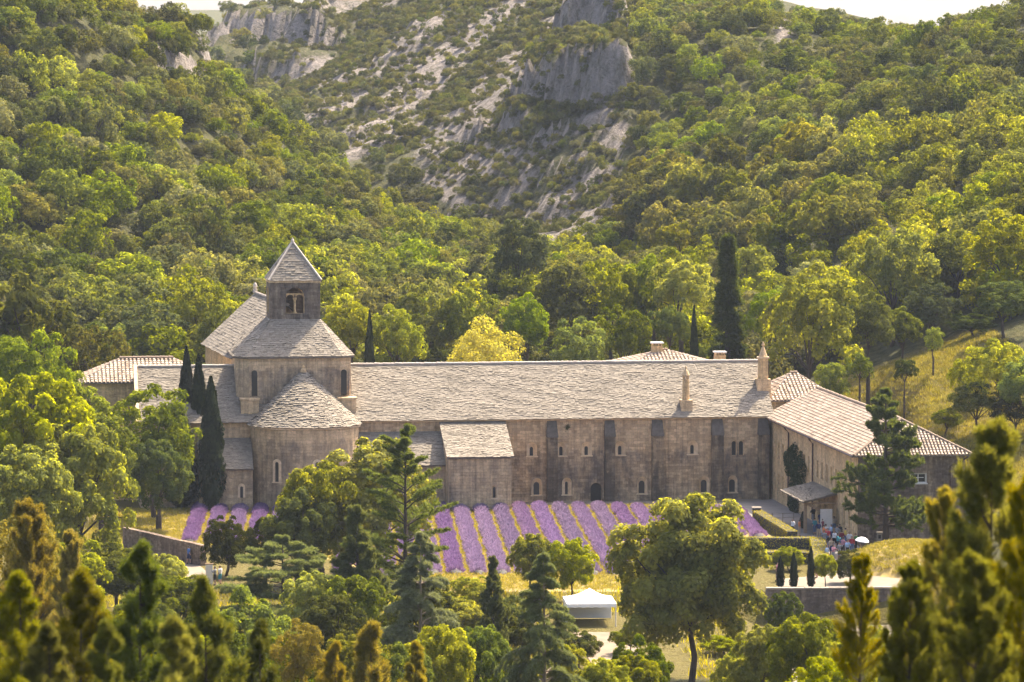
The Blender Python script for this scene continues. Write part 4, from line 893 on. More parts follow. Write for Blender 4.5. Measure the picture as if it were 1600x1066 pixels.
protos('oak_m', 4, n=11000, size=.0185, mat='oak', shape=['tall', 'round', 'tall'], seed=500, clumps=84, cr=(.06, .105), md=.17, base=-.75, tr=.024)
protos('lime_m', 3, n=11000, size=.0185, mat='lime', shape=['round', 'tall'], seed=550, clumps=84, cr=(.06, .105), md=.17, base=-.7, tr=.024)
protos('deep_m', 3, n=11000, size=.0185, mat='deep', shape=['tall', 'round'], seed=600, clumps=84, cr=(.06, .105), md=.17, base=-.75, tr=.024)
protos('gold_m', 1, n=11000, size=.0145, mat='gold', shape=['wide'], seed=640, clumps=46, cr=(.08, .15), base=-.6)
protos('big_n', 1, n=42000, size=.0160, mat='oakb', shape=['big'], seed=702, clumps=170, cr=(.06, .10), md=.13, base=-.62, tr=.022, limbs=26, low=-.85)
protos('oak_n', 2, n=22000, size=.0175, mat='oak', shape=['tall', 'round'], seed=712, clumps=120, cr=(.058, .10), md=.15, base=-.62, tr=.022, limbs=22, low=-.75)
protos('lime_n', 3, n=22000, size=.0175, mat='lime', shape=['round', 'tall'], seed=760, clumps=120, cr=(.058, .10), md=.15, base=-.62, tr=.02, limbs=16, low=-.8)
protos('deep_n', 2, n=20000, size=.0165, mat='deep', shape=['round', 'tall'], seed=800, clumps=110, cr=(.055, .095), md=.15, base=-.55, tr=.025, limbs=14, low=-.8)
protos('rust_n', 1, n=9000, size=.014, mat='rust', shape=['tall'], seed=830, clumps=50, cr=(.07, .14), base=-.55, low=-.8, aspect=1.5)

def ztop(v, Y): return HC - (v - VH) * Y / FPX
TREES = []
def tree(key, idx, u, vt, Y, wpx, label, name='oak_tree', cat='tree', group=None, rz=None, z0=None, ysc=1.0):
    """a tree standing at distance Y in direction u, its top where the photo shows it; width from its apparent size"""
    p = PR[key][idx % len(PR[key])]; x = (u - 800) / FPX * Y; zg = hz(x, Y) if z0 is None else z0; top = ztop(vt, Y); wm = wpx * Y / FPX
    hm = max(1.2, top - zg); t = thing(name, label, cat, (x, Y, zg), RNG.uniform(0, 6.28) if rz is None else rz, group)
    hu = p['top'] - p['base']; sz = hm / hu
    sx = wm / 1.0
    if sz > sx * 1.25:                       # taller than the prototype: longer trunk, crown keeps near its own proportion
        szc = sx * 1.2
    else: szc = sz
    c = link('crown', p['crown'], None, t); c.scale = (sx, sx * ysc, szc); c.location = (0, 0, hm - p['top'] * szc)
    k = link('trunk', p['trunk'], None, t); k.scale = (sx, sx * ysc, szc); k.location = (0, 0, hm - p['top'] * szc)
    gap = hm - p['top'] * szc + p['base'] * szc
    if gap > .3:
        s_ = MB(); s_.tube([(0, 0, -.3), (0, 0, gap + .1 * szc)], [.036 * sx * 1.25, .03 * sx * 1.2], 8); s_.build('lower_trunk', M['bark'], t)
    return t

# ------------------------------------------------------------------ hillside woods
def scatter_points():
    rng = np.random.default_rng(77); out = []
    def zone(x0, x1, y0, y1, step, fn):
        X, Y = np.meshgrid(np.arange(x0, x1, step), np.arange(y0, y1, step)); X = X.ravel() + rng.uniform(-.48, .48, X.size) * step; Y = Y.ravel() + rng.uniform(-.48, .48, Y.size) * step; fn(X, Y)
    def woods(X, Y):
        Z = height(X, Y); rk, sc = masks(X, Y, Z); u, v = proj(np.stack([X, Y, Z], -1))
        ab = (Y < 452 + np.clip(-X - 30, 0, 20) * .2)
        inm = in_poly(u, v, [(1190,520),(1400,512),(1440,500),(1560,505),(1660,560),(1660,800),(1200,800)]) & (Y < 470)
        nz_ = fbm(X / 30, Y / 30, 3, 5); nz2 = fbm(X / 11, Y / 11, 3, 15)
        for x, y, z, r, s, uu, vv, a_, m_, n1, n2 in zip(X, Y, Z, rk, sc, u, v, ab, inm, nz_, nz2):
            if a_ or m_ or vv < -90: continue
            if s > .35 and rng.random() < .78: continue
            if r > .5 and (rng.random() < .62 or n2 < .47): continue
            base = 3.6 + 5.2 * rng.random() ** 2.0 + (n1 - .5) * 3.0
            if rng.random() < (.3 if y < 540 else .05): continue
            if y < 500: base += 1.8
            if y > 540: base *= 1 - .3 * min(1, (y - 540) / 80)
            if r > .5 or s > .35: base *= rng.uniform(.35, .62)
            right = uu > 1000; q = rng.random(); kind = 'oak'
            if r > .5: kind = 'olive' if q < .72 else ('deep' if q < .92 else 'oak')
            elif uu < 1000 and y > 660: kind = 'olive' if q < .6 else 'deep'
            elif right and vv > 230 and uu > 1240: kind = 'lime' if q < .55 else ('oak' if q < .88 else 'olive')
            elif right and vv < 330: kind = 'oak' if q < .42 else ('olive' if q < .75 else 'deep')
            elif uu < 60 + (vv > 300) * 200: kind = 'oak' if q < .45 else ('olive' if q < .72 else ('lime' if q < .82 else 'deep'))
            else: kind = 'oak' if q < .42 + (n1 - .5) else ('olive' if q < .76 else ('lime' if q < .80 + .1 * (vv > 330) else 'deep'))
            if 960 < uu < 1330 and 270 < vv < 420 and y > 470 and rng.random() < .75: kind = 'pine'; base *= 1.15
            out.append((x, y, z, base, kind, uu, vv))
    zone(-175, 10, 446, 720, 3.6, woods); zone(-10, 190, 446, 820, 3.8, woods); zone(-130, 150, 720, 960, 4.4, woods); zone(-240, 60, 960, 1220, 8.0, woods)
    # low shrubs on the rocky slope
    def shrubs(X, Y):
        Z = height(X, Y); rk, sc = masks(X, Y, Z); n2 = fbm(X / 9, Y / 9, 3, 25); u, v = proj(np.stack([X, Y, Z], -1))
        for x, y, z, r, s, n, uu, vv in zip(X, Y, Z, rk, sc, n2, u, v):
            if r < .5 or vv < -60 or n < .33 or (s > .4 and rng.random() < .5): continue
            out.append((x, y, z, rng.uniform(.8, 2.4), 'olive' if rng.random() < .75 else 'deep', uu, vv))
    zone(-75, 60, 600, 990, 1.75, shrubs)
    return out
PTS = scatter_points()
KEYS = {'oak': 'oak_f', 'olive': 'olive_f', 'deep': 'deep_f', 'lime': 'lime_f', 'pine': 'pine_f'}
TINTW = {'oak': 'green oak', 'olive': 'grey-green oak', 'deep': 'dark holm oak', 'lime': 'yellow-green oak', 'pine': 'olive-toned pine'}
NMW = {'oak': 'oak_tree', 'olive': 'scrub_oak', 'deep': 'holm_oak', 'lime': 'downy_oak', 'pine': 'hill_pine'}
def region(u, v):
    vert = 'high' if v < 180 else ('midway' if v < 330 else 'low')
    if u < 180: return vert + ' on the steep slope at the left edge'
    if u < 420: return vert + ' on the slope left of the bell tower'
    if u < 620: return vert + ' on the spur behind the bell tower'
    if u < 830: return vert + ' above the golden tree near the ravine'
    if u < 1040: return vert + ' above the middle of the long roof'
    if u < 1240: return vert + ' above the tall dark conifer'
    if u < 1420: return vert + ' on the hillside above the broad tree'
    return vert + ' on the hillside at the right edge'
inview = [i for i, p in enumerate(PTS) if -30 < p[5] < 1630 and -20 < p[6] < 640]
inview.sort(key=lambda i: -PTS[i][3] / PTS[i][1])
single = set(); cnt = {}
for i in inview:
    k = PTS[i][4]
    if cnt.get(k, 0) >= 75 or (k == 'pine' and cnt.get(k, 0) >= 60): continue
    cnt[k] = cnt.get(k, 0) + 1; single.add(i)
    if len(single) >= 300: break
rs = np.random.default_rng(99)
for i in sorted(single):
    x, y, z, s, k, uu, vv = PTS[i]; pl_ = PR[KEYS[k]]; p = pl_[rs.integers(len(pl_))]; rg = region(uu, vv)
    t = thing(NMW[k], '%s tree %s' % (TINTW[k], rg), 'tree', (x, y, z), rs.uniform(0, 6.28), '%ss %s' % (TINTW[k], rg))
    zs = s * rs.uniform(.85, 1.15); lift = -p['base'] * zs * (1.0 if k == 'pine' else .72)
    c = link('crown', p['crown'], None, t); c.scale = (s, s, zs); c.location = (0, 0, lift)
    c = link('trunk', p['trunk'], None, t); c.scale = (s, s, zs); c.location = (0, 0, lift)
def scatter_object(name, pts, plist, kinds, mats_label):
    """one stuff object: points carrying size, turn and prototype number, instanced with geometry nodes"""
    coll = bpy.data.collections.new(name + '_kinds')
    for j, p in enumerate(plist):
        po_ = bpy.data.objects.new('%s_kind_%03d' % (name, j), p); coll.objects.link(po_)
    V = np.array([q[:3] for q in pts], np.float32); me = bpy.data.meshes.new(name); me.vertices.add(len(V)); me.vertices.foreach_set('co', V.ravel())
    for an, ty, col in (('size', 'FLOAT_VECTOR', [q[3] for q in pts]), ('turn', 'FLOAT_VECTOR', [q[4] for q in pts])):
        at = me.attributes.new(an, ty, 'POINT'); at.data.foreach_set('vector', np.array(col, np.float32).ravel())
    at = me.attributes.new('pick', 'INT', 'POINT'); at.data.foreach_set('value', np.array([q[5] for q in pts], np.int32))
    ng = bpy.data.node_groups.new(name + '_scatter', 'GeometryNodeTree'); ng.interface.new_socket('Geometry', in_out='INPUT', socket_type='NodeSocketGeometry'); ng.interface.new_socket('Geometry', in_out='OUTPUT', socket_type='NodeSocketGeometry')
    gi = ng.nodes.new('NodeGroupInput'); go = ng.nodes.new('NodeGroupOutput'); ip = ng.nodes.new('GeometryNodeInstanceOnPoints'); ci = ng.nodes.new('GeometryNodeCollectionInfo'); ci.inputs['Collection'].default_value = coll; ci.inputs['Separate Children'].default_value = True
    def att(n_, ty): a = ng.nodes.new('GeometryNodeInputNamedAttribute'); a.data_type = ty; a.inputs['Name'].default_value = n_; return next(s_ for s_ in a.outputs if s_.enabled)
    L = ng.links.new; L(gi.outputs[0], ip.inputs['Points']); L(ci.outputs[0], ip.inputs['Instance']); ip.inputs['Pick Instance'].default_value = True
    L(att('pick', 'INT'), ip.inputs['Instance Index']); L(att('size', 'FLOAT_VECTOR'), ip.inputs['Scale']); L(att('turn', 'FLOAT_VECTOR'), ip.inputs['Rotation']); L(ip.outputs[0], go.inputs[0])
    o = bpy.data.objects.new(name, me); COL.objects.link(o); md = o.modifiers.new('scatter', 'NODES'); md.node_group = ng; o['kind'] = 'stuff'; o['label'] = mats_label; return o
plist = []; off = {}
for k in ('deep', 'lime', 'oak', 'olive', 'pine'): off[k] = (len(plist), len(PR[KEYS[k]])); plist += [p['crown'] for p in PR[KEYS[k]]]
pts = []
for i, (x, y, z, s, k, uu, vv) in enumerate(PTS):
    if i in single: continue
    zs = s * rs.uniform(.8, 1.2); j = rs.integers(off[k][1]); p = PR[KEYS[k]][j]
    pts.append((x, y, z - p['base'] * zs * .62, (s, s, zs), (0, 0, rs.uniform(0, 6.28)), off[k][0] + j))
scatter_object('hillside_woods', pts, plist, None, 'dense oak scrub and woods covering the hillsides behind the abbey')

# ------------------------------------------------------------------ trees behind and beside the abbey
B_ = 'trees standing close behind the abbey'
for k, (key, i, u, vt, Y, wp, lab, nm) in enumerate([
    ('gold_m', 0, 752, 499, 446, 158, 'golden-yellow leafed tree rising behind the long roof', 'golden_tree'),
    ('lime_m', 0, 545, 468, 452, 105, 'yellow-green tree just right of the bell tower', 'deciduous_tree'),
    ('lime_m', 1, 620, 478, 450, 95, 'yellow-green tree right of the small cypress by the bell tower', 'deciduous_tree'),
    ('oak_m', 0, 660, 440, 462, 110, 'green tree behind and left of the golden tree', 'deciduous_tree'),
    ('oak_m', 1, 735, 452, 460, 100, 'green tree directly behind the golden tree', 'deciduous_tree'),
    ('deep_m', 0, 812, 342, 505, 105, 'tall pointed green tree above the golden tree', 'deciduous_tree'),
    ('oak_m', 2, 822, 460, 456, 95, 'green tree behind and right of the golden tree', 'deciduous_tree'),
    ('oak_m', 3, 880, 415, 470, 115, 'round green tree behind the middle of the long roof', 'deciduous_tree'),
    ('oak_m', 0, 905, 497, 446, 105, 'low green tree right of the golden tree along the ridge', 'deciduous_tree'),
    ('lime_m', 2, 955, 408, 474, 125, 'large light green tree behind the long roof', 'deciduous_tree'),
    ('oak_m', 1, 975, 480, 450, 95, 'low green tree left of the hip-roofed peak', 'deciduous_tree'),
    ('oak_m', 2, 1020, 400, 476, 110, 'green tree above the hip-roofed peak', 'deciduous_tree'),
    ('lime_m', 0, 1065, 402, 468, 110, 'light green tree left of the tall dark conifer', 'deciduous_tree'),
    ('deep_m', 1, 1045, 480, 452, 70, 'shaded green tree behind the two chimneys', 'deciduous_tree'),
    ('lime_m', 1, 1270, 412, 438, 165, 'broad yellow-green tree with dark trunk behind the right roof end', 'deciduous_tree'),
    ('oak_m', 3, 1200, 455, 446, 85, 'green tree between the tall conifer and the broad tree', 'deciduous_tree'),
    ('oak_m', 0, 1358, 458, 445, 85, 'green tree on the terrace edge above the meadow', 'deciduous_tree'),
    ('lime_m', 2, 1395, 360, 468, 130, 'light green tree high above the meadow terrace', 'deciduous_tree'),
    ('deep_m', 2, 1455, 440, 460, 90, 'dark spreading tree at the back of the meadow terrace', 'deciduous_tree'),
    ('oak_m', 1, 1500, 360, 470, 120, 'green tree on the slope above the dark terrace tree', 'deciduous_tree'),
    ('lime_m', 1, 1580, 330, 455, 140, 'yellow-green tree at the right edge above the meadow', 'deciduous_tree'),
    ('deep_m', 0, 1570, 440, 440, 110, 'dark tree at the right edge behind the meadow', 'deciduous_tree'),
    ('lime_m', 0, 1560, 532, 405, 115, 'bright round-topped tree at the right side of the meadow', 'deciduous_tree'),
    ('oak_m', 2, 1610, 560, 398, 110, 'green tree cut by the right edge beside the meadow', 'deciduous_tree'),
    ('oak_m', 3, 1300, 568, 425, 70, 'dense bush beside the tiled roof at the meadow edge', 'bush'),
    ('oak_f', 0, 1345, 552, 424, 46, 'slim young tree on the meadow', 'young_tree'),
    ('deep_m', 1, 1415, 562, 420, 42, 'small round dark tree in the middle of the meadow', 'young_tree'),
    ('oak_f', 2, 1460, 512, 432, 40, 'thin young tree at the top of the meadow', 'young_tree'),
    ('oak_m', 0, 160, 505, 452, 130, 'green tree left behind the tiled novice house', 'deciduous_tree'),
    ('deep_m', 2, 235, 470, 462, 120, 'dark green tree behind the novice house', 'deciduous_tree'),
    ('lime_m', 2, 310, 440, 468, 110, 'light green tree left of the nave roof', 'deciduous_tree'),
    ('oak_m', 1, 350, 478, 452, 90, 'green tree against the nave gable', 'deciduous_tree'),
    ('olive_f', 0, 145, 512, 440, 110, 'brownish olive tree at the left end of the tiled house', 'olive_tree'),
    ('pine_f', 0, 35, 428, 415, 150, 'olive-brown pine at the left edge above the bright trees', 'pine_tree'),
    ('oak_m', 1, 40, 520, 395, 150, 'green tree at the left edge below the pine', 'deciduous_tree'),
    ('oak_m', 2, 120, 585, 405, 140, 'green tree left of the novice house wall', 'deciduous_tree'),
    ]):
    tree(key, i, u, vt, Y, wp, lab, nm, 'bush' if nm == 'bush' else 'tree', None)

# cypresses and tall conifers
CYP = [cypress_mesh('cypress_foliage', 900 + i, 7000, .011, .085, M['cypress']) for i in range(3)]
def cypress(u, vt, Y, wpx, label, i=0, name='cypress_tree', z0=None, wide=1.0, group=None):
    x = (u - 800) / FPX * Y; zg = hz(x, Y) if z0 is None else z0; h = ztop(vt, Y) - zg; s = wpx * Y / FPX / .17
    t = thing(name, label, 'tree', (x, Y, zg), RNG.uniform(0, 6), group); c = link('foliage', CYP[i % 3], None, t); c.scale = (s, s, h)
    b = MB(); b.tube([(0, 0, -.2), (0, 0, h * .4)], [.02 * h, .008 * h], 6); b.build('trunk', M['bark'], t); return t
cypress(290, 543, 408, 34, 'tallest dark cypress left of the apse', 0)
cypress(309, 556, 407, 36, 'middle dark cypress in the cluster left of the apse', 1)
cypress(328, 590, 402, 42, 'front dark cypress nearest the apse wall', 2)
cypress(280, 640, 404, 52, 'low dark cypress behind the holm oak', 0)
cypress(577, 487, 446, 22, 'lone cypress behind the roof right of the bell tower', 1)
cypress(97, 484, 452, 14, 'thin cypress among the trees at far left', 2)
cypress(1085, 478, 450, 18, 'narrow dark cypress left of the tall conifer', 2)
TALL = conifer(41, W=.2, whorls=24, per=5, start=.04, prof=.9, ang=.1, curve=-.2, subs=6, sublen=.45, nl=.026, nw=.004, nn=8, mat=M['deep'], name='fir', spread=1.2)
def put_conifer(pm, u, vt, Y, wpx, W, label, name, z0=None, rz=None, parts=('trunk', 'foliage'), even=False):
    x = (u - 800) / FPX * Y; zg = hz(x, Y) if z0 is None else z0; h = ztop(vt, Y) - zg; s = wpx * Y / FPX / W
    t = thing(name, label, 'tree', (x, Y, zg), RNG.uniform(0, 6.28) if rz is None else rz)
    hh = s * 1.12 if even else h
    for nme, me_ in zip(parts, pm): c = link(nme, me_, None, t); c.scale = (s, s, hh); c.location = (0, 0, h - hh)
    if h - hh > .2: b = MB(); b.tube([(0, 0, -.2), (0, 0, h - hh + .1 * hh)], [.014 * hh, .010 * hh], 7); b.build('lower_trunk', M['bark'], t)
    return t
put_conifer(TALL, 1137, 370, 455, 75, .2, 'tall dark pointed conifer behind the right half of the long roof', 'fir_tree')

# ------------------------------------------------------------------ trees in front, left side and centre
for (key, i, u, vt, Y, wp, lab, nm) in [
    ('big_n', 0, 1083, 779, 286, 245, 'large round green tree with dark trunk in front of the lavender field', 'oak_tree'),
    ('oak_m', 0, 238, 606, 394, 165, 'broad green tree left of the cypress cluster', 'deciduous_tree'),
    ('deep_n', 0, 245, 690, 384, 115, 'dark holm oak with visible trunk beside the low stone wall', 'holm_oak'),
    ('oak_m', 3, 155, 650, 372, 120, 'shaded green tree between the bright tree and the holm oak', 'deciduous_tree'),
    ('lime_n', 0, 45, 588, 335, 210, 'bright yellow tree at the left edge', 'deciduous_tree'),
    ('lime_n', 1, 120, 668, 330, 180, 'bright yellow-green tree right of the yellow tree at left', 'deciduous_tree'),
    ('lime_n', 2, 35, 700, 318, 170, 'lower bright tree at the left edge above the pines', 'deciduous_tree'),
    ('lime_n', 1, 585, 690, 345, 200, 'bright leafy tree in front of the apse behind the open cedar', 'deciduous_tree'),
    ('lime_n', 0, 500, 728, 342, 150, 'leafy tree in front of the apse wall left of the cedar', 'deciduous_tree'),
    ('oak_n', 1, 462, 765, 338, 110, 'green tree below the apse window', 'deciduous_tree'),
    ('deep_n', 1, 350, 810, 348, 90, 'round dark shrub tree beside the low stone wall end', 'shrub_tree'),
    ('deep_n', 0, 412, 812, 342, 75, 'smaller dark shrub tree right of the round one', 'shrub_tree'),
    ('lime_n', 2, 832, 838, 334, 80, 'feathery yellow-green shrub at the front of the lavender, left one', 'broom_shrub'),
    ('lime_n', 0, 893, 846, 330, 84, 'feathery yellow-green shrub at the front of the lavender, right one', 'broom_shrub'),
    ('oak_n', 1, 175, 850, 322, 150, 'leafy green tree below the low stone wall at left', 'deciduous_tree'),
    ('oak_n', 0, 270, 905, 300, 140, 'leafy green tree below the left road', 'deciduous_tree'),
    ('lime_n', 1, 90, 850, 300, 170, 'yellow-green tree behind the blurred pines at left', 'deciduous_tree'),
    ('oak_n', 1, 385, 925, 268, 150, 'green leafy tree at the bottom left of centre', 'deciduous_tree'),
    ('oak_n', 0, 330, 960, 240, 130, 'green leafy tree behind the blurred pines', 'deciduous_tree'),
    ('oak_n', 0, 660, 905, 262, 110, 'green bush among the cedars at bottom centre', 'deciduous_tree'),
    ('lime_n', 2, 710, 940, 300, 110, 'low light green bush left of the drooping cedar', 'bush'),
    ('rust_n', 0, 468, 975, 205, 95, 'orange-yellow bush at the bottom left of centre', 'bush'),
    ('rust_n', 0, 40, 795, 190, 150, 'rust-tinged tree at the left edge', 'deciduous_tree'),
    ('lime_n', 0, 1262, 968, 225, 130, 'bright yellow-green bush at the bottom right of the big tree', 'bush'),
    ('lime_n', 1, 1190, 985, 240, 110, 'bright bush at the foot of the big round tree', 'bush'),
    ('lime_n', 2, 1330, 1000, 195, 110, 'yellow-green bush at the bottom left of the blurred junipers', 'bush'),
    ('oak_n', 0, 560, 905, 275, 130, 'dark leafy bush between the cedars at bottom centre', 'bush'),
    ('oak_n', 1, 440, 1000, 235, 120, 'green leafy bush at the bottom edge left of the orange one', 'bush'),
    ('deep_n', 0, 520, 935, 262, 120, 'dark green bush under the layered cedar', 'bush'),
    ('oak_n', 0, 745, 985, 250, 120, 'green bush under the weeping cedars at bottom centre', 'bush'),
    ('lime_n', 1, 735, 905, 318, 90, 'light green bush at the near edge of the lavender rows', 'bush'),
    ('deep_n', 1, 790, 935, 300, 100, 'dark bush in front of the feathery shrubs', 'bush'),
    ('oak_n', 1, 610, 1010, 205, 110, 'green bush behind the small pine tops', 'bush'),
    ('oak_n', 0, 210, 940, 285, 150, 'green tree between the left road and the blurred pines', 'deciduous_tree'),
    ('lime_n', 2, 300, 985, 230, 120, 'light leafy tree behind the right blurred pine', 'deciduous_tree'),
    ('oak_n', 1, 1400, 985, 215, 120, 'green bush below the lower road', 'bush'),
    ('lime_n', 0, 1290, 1035, 180, 120, 'bright bush cut by the bottom edge', 'bush'),
    ('oak_n', 0, 1225, 930, 318, 60, 'green shrub at the left end of the retaining wall', 'bush'),
    ('lime_n', 2, 940, 1035, 235, 80, 'small bush at the bottom edge beside the dirt path', 'bush'),
    ('lime_n', 0, 545, 1000, 212, 110, 'bright green bush beside the yellow-green pine tops', 'bush'),
    ('oak_n', 1, 905, 985, 292, 75, 'green bush at the left front corner of the tent', 'bush'),
    ('lime_n', 2, 985, 985, 300, 60, 'light bush at the right front corner of the tent', 'bush'),
    ('lime_n', 1, 1380, 985, 282, 80, 'light green bush on the lower road edge', 'bush'),
    ('oak_n', 0, 1290, 975, 300, 70, 'green bush under the middle of the retaining wall', 'bush'),
    ('oak_m', 1, 1530, 598, 404, 95, 'dense leafy bush at the foot of the bright meadow tree', 'bush'),
    ('deep_m', 0, 1590, 622, 400, 100, 'dark leafy bush at the right edge of the meadow', 'bush'),
    ('lime_m', 2, 1510, 560, 414, 60, 'small light tree left of the bright meadow tree', 'deciduous_tree'),
    ('oak_m', 3, 1480, 640, 408, 60, 'low green bush on the lower meadow', 'bush'),
    ('deep_m', 2, 1255, 590, 432, 60, 'shaded bush beside the roof end at the meadow edge', 'bush'),
    ('oak_m', 2, 1410, 480, 452, 80, 'green tree behind the meadow terrace wall', 'deciduous_tree'),
    ('oak_m', 0, 1520, 490, 448, 90, 'green tree at the upper right corner of the meadow', 'deciduous_tree'),
    ('lime_n', 2, 985, 1030, 246, 110, 'bright bush cut by the bottom edge left of the big trunk', 'bush'),
    ('lime_n', 0, 1135, 1000, 300, 80, 'low sunlit bush behind the big trunk', 'bush'),
    ('oak_n', 0, 1170, 1020, 268, 100, 'green bush right of the big trunk', 'bush'),
    ('lime_n', 1, 880, 1010, 270, 90, 'light green bush below the tent', 'bush'),
    ('oak_n', 1, 820, 960, 296, 80, 'green bush left of the tent behind the weeping cedar', 'bush'),
    ('lime_n', 0, 690, 985, 240, 110, 'light bush between the two weeping cedars', 'bush'),
    ('lime_n', 1, 480, 900, 292, 110, 'light leafy bush under the layered cedar', 'bush'),
    ('lime_n', 2, 250, 870, 318, 90, 'light leafy tree in front of the left road', 'deciduous_tree'),
    ('lime_n', 0, 150, 960, 200, 150, 'light leafy tree behind the lower left pines', 'deciduous_tree'),
    ('lime_n', 1, 1450, 960, 200, 120, 'light leafy bush behind the right junipers', 'bush'),
    ('oak_n', 1, 1010, 1000, 262, 90, 'dark green bush left of the big tree trunk', 'bush'),
    ('lime_n', 1, 1150, 1030, 262, 80, 'small sunlit bush below the big tree', 'bush'),
    ('deep_n', 1, 1333, 862, 343, 68, 'round dark green bush beside the garden path', 'bush'),
    ('lime_n', 0, 1293, 870, 340, 40, 'flowering rose bush by the garden cypresses', 'bush'),
    ('lime_n', 1, 1235, 858, 352, 60, 'pale leafy shrub behind the garden cypresses', 'bush'),
    ('lime_n', 2, 1210, 985, 312, 70, 'green bush under the grey retaining wall', 'bush'),
    ]:
    tree(key, i, u, vt, Y, wp, lab, nm, 'bush' if nm in ('bush', 'broom_shrub') else 'tree')
# open cedar, weeping cedars, pines
CED_OPEN = conifer(51, W=.67, whorls=15, per=4, start=.22, prof=.6, ang=.42, curve=-.25, subs=13, sublen=.34, nl=.011, nw=.0022, nn=13, thick=.012, mat=M['cedar'], name='open_cedar', hang=.1)
CED_WEEP = [conifer(52 + i, W=.8, whorls=17, per=6, start=.05, prof=.85, ang=.35, curve=-1.15, subs=13, sublen=.34, hang=.9, nl=.016, nw=.0024, nn=13, thick=.012, mat=M['cedarp'], bark=M['barkpale'], name='weeping_cedar', spread=.7) for i in range(2)]
CED_LAYER = conifer(58, W=1.34, whorls=10, per=7, start=.22, prof=.55, ang=.12, curve=-.25, subs=16, sublen=.32, hang=.25, nl=.024, nw=.0045, nn=13, thick=.018, mat=M['cedarp'], name='layered_cedar', subr=.002)
PINE_D = conifer(59, W=.55, whorls=14, per=6, start=.1, prof=.75, ang=.5, curve=.15, subs=9, sublen=.4, subang=.8, planar=False, nl=.02, nw=.0028, nn=18, thick=.015, mat=M['pine'], name='dark_pine')
PINE_W = conifer(60, W=.65, whorls=12, per=6, start=.16, prof=.5, ang=.08, curve=.25, subs=12, sublen=.34, subang=.9, planar=False, nl=.016, nw=.0032, nn=20, thick=.017, mat=M['pine'], name='court_pine')
PINE_F = [conifer(61 + i, W=.62, whorls=15, per=3, start=.08, prof=.7, ang=.42, curve=.42, subs=8, sublen=.5, subang=.7, planar=False, nl=.03, nw=.0026, nn=12, thick=.009, spread=.8, mat=M[m_], name='near_pine') for i, m_ in enumerate(('pineo', 'pine', 'pineg'))]
JUN = [conifer(71 + i, W=.62, whorls=30, per=3, start=.06, prof=.6, ang=.62, curve=.3, subs=10, sublen=.46, subang=.5, planar=False, nl=.022, nw=.0024, nn=8, thick=.008, mat=M[m_], name='juniper', bare=.3, spread=.6) for i, m_ in enumerate(('pineo', 'pineg'))]
put_conifer(CED_OPEN, 632, 668, 305, 230, .67, 'open cedar with a dark straight trunk and spreading branches before the apse', 'cedar_tree', rz=1.0)
put_conifer(CED_WEEP[0], 852, 864, 232, 215, .8, 'drooping grey-green cedar at the bottom centre left of the tent', 'weeping_cedar', rz=.4)
put_conifer(CED_WEEP[1], 655, 836, 258, 240, .8, 'weeping cedar with pale curving branches below the open cedar', 'weeping_cedar', rz=2.2)
put_conifer(CED_LAYER, 440, 842, 305, 230, 1.34, 'spreading cedar with layered pale green branches left of centre', 'cedar_tree', rz=.7)
put_conifer(PINE_D, 560, 795, 292, 150, .55, 'dense dark pine between the layered cedar and the open cedar', 'pine_tree')
put_conifer(PINE_D, 772, 874, 292, 78, .55, 'small dark pointed pine in front of the lavender rows', 'pine_tree')
put_conifer(PINE_W, 1388, 610, 366, 165, .65, 'dark layered pine standing in front of the end of the wing', 'pine_tree', rz=.3)
for (pm_, u, vt, Y, wp, W_, lab) in [
    (PINE_F[1], 212, 862, 112, 237, .62, 'blurred near pine with upright shoots at the lower left'), (PINE_F[0], 118, 900, 104, 212, .62, 'blurred near pine left of the upright one'), (PINE_F[1], 322, 915, 114, 212, .62, 'blurred near pine right of the upright one'),
    (PINE_F[0], 30, 905, 98, 225, .62, 'blurred near pine at the lower left corner'), (PINE_F[1], 400, 985, 116, 187, .62, 'low blurred pine top along the bottom edge'), (PINE_F[0], 262, 975, 92, 212, .62, 'nearest blurred pine at the bottom left'), (PINE_F[1], 165, 985, 90, 187, .62, 'nearest dark blurred pine at the bottom left'), (PINE_F[0], 75, 985, 88, 200, .62, 'low blurred pine near the lower left corner'),
    (PINE_F[2], 585, 985, 168, 212, .62, 'yellow-green pine top at the bottom edge left of centre'), (PINE_F[2], 645, 1012, 172, 112, .62, 'small yellow-green pine top at the bottom edge'), (PINE_F[2], 525, 1012, 165, 125, .62, 'yellow-green pine top beside the orange bush'),
    (JUN[0], 1552, 672, 92, 312, .62, 'tall blurred juniper at the right edge'), (JUN[1], 1478, 770, 96, 187, .62, 'blurred golden juniper left of the tall one at right'), (JUN[1], 1348, 872, 100, 125, .62, 'slim blurred juniper top in front of the retaining wall'),
    (JUN[1], 1610, 745, 86, 237, .62, 'blurred golden juniper cut by the right edge'), (JUN[0], 1425, 890, 90, 200, .62, 'blurred juniper at the bottom right'), (JUN[0], 1530, 880, 82, 275, .62, 'near blurred juniper in the bottom right corner'),
    (JUN[1], 45, 790, 185, 206, .62, 'rusty-yellow conifer at the left edge below the bright trees'), (JUN[1], 110, 835, 180, 137, .62, 'smaller golden conifer right of the rusty one at left')]:
    put_conifer(pm_, u, vt, Y, wp, W_, lab, 'juniper' if 'juniper' in lab else 'near_pine', even=True)

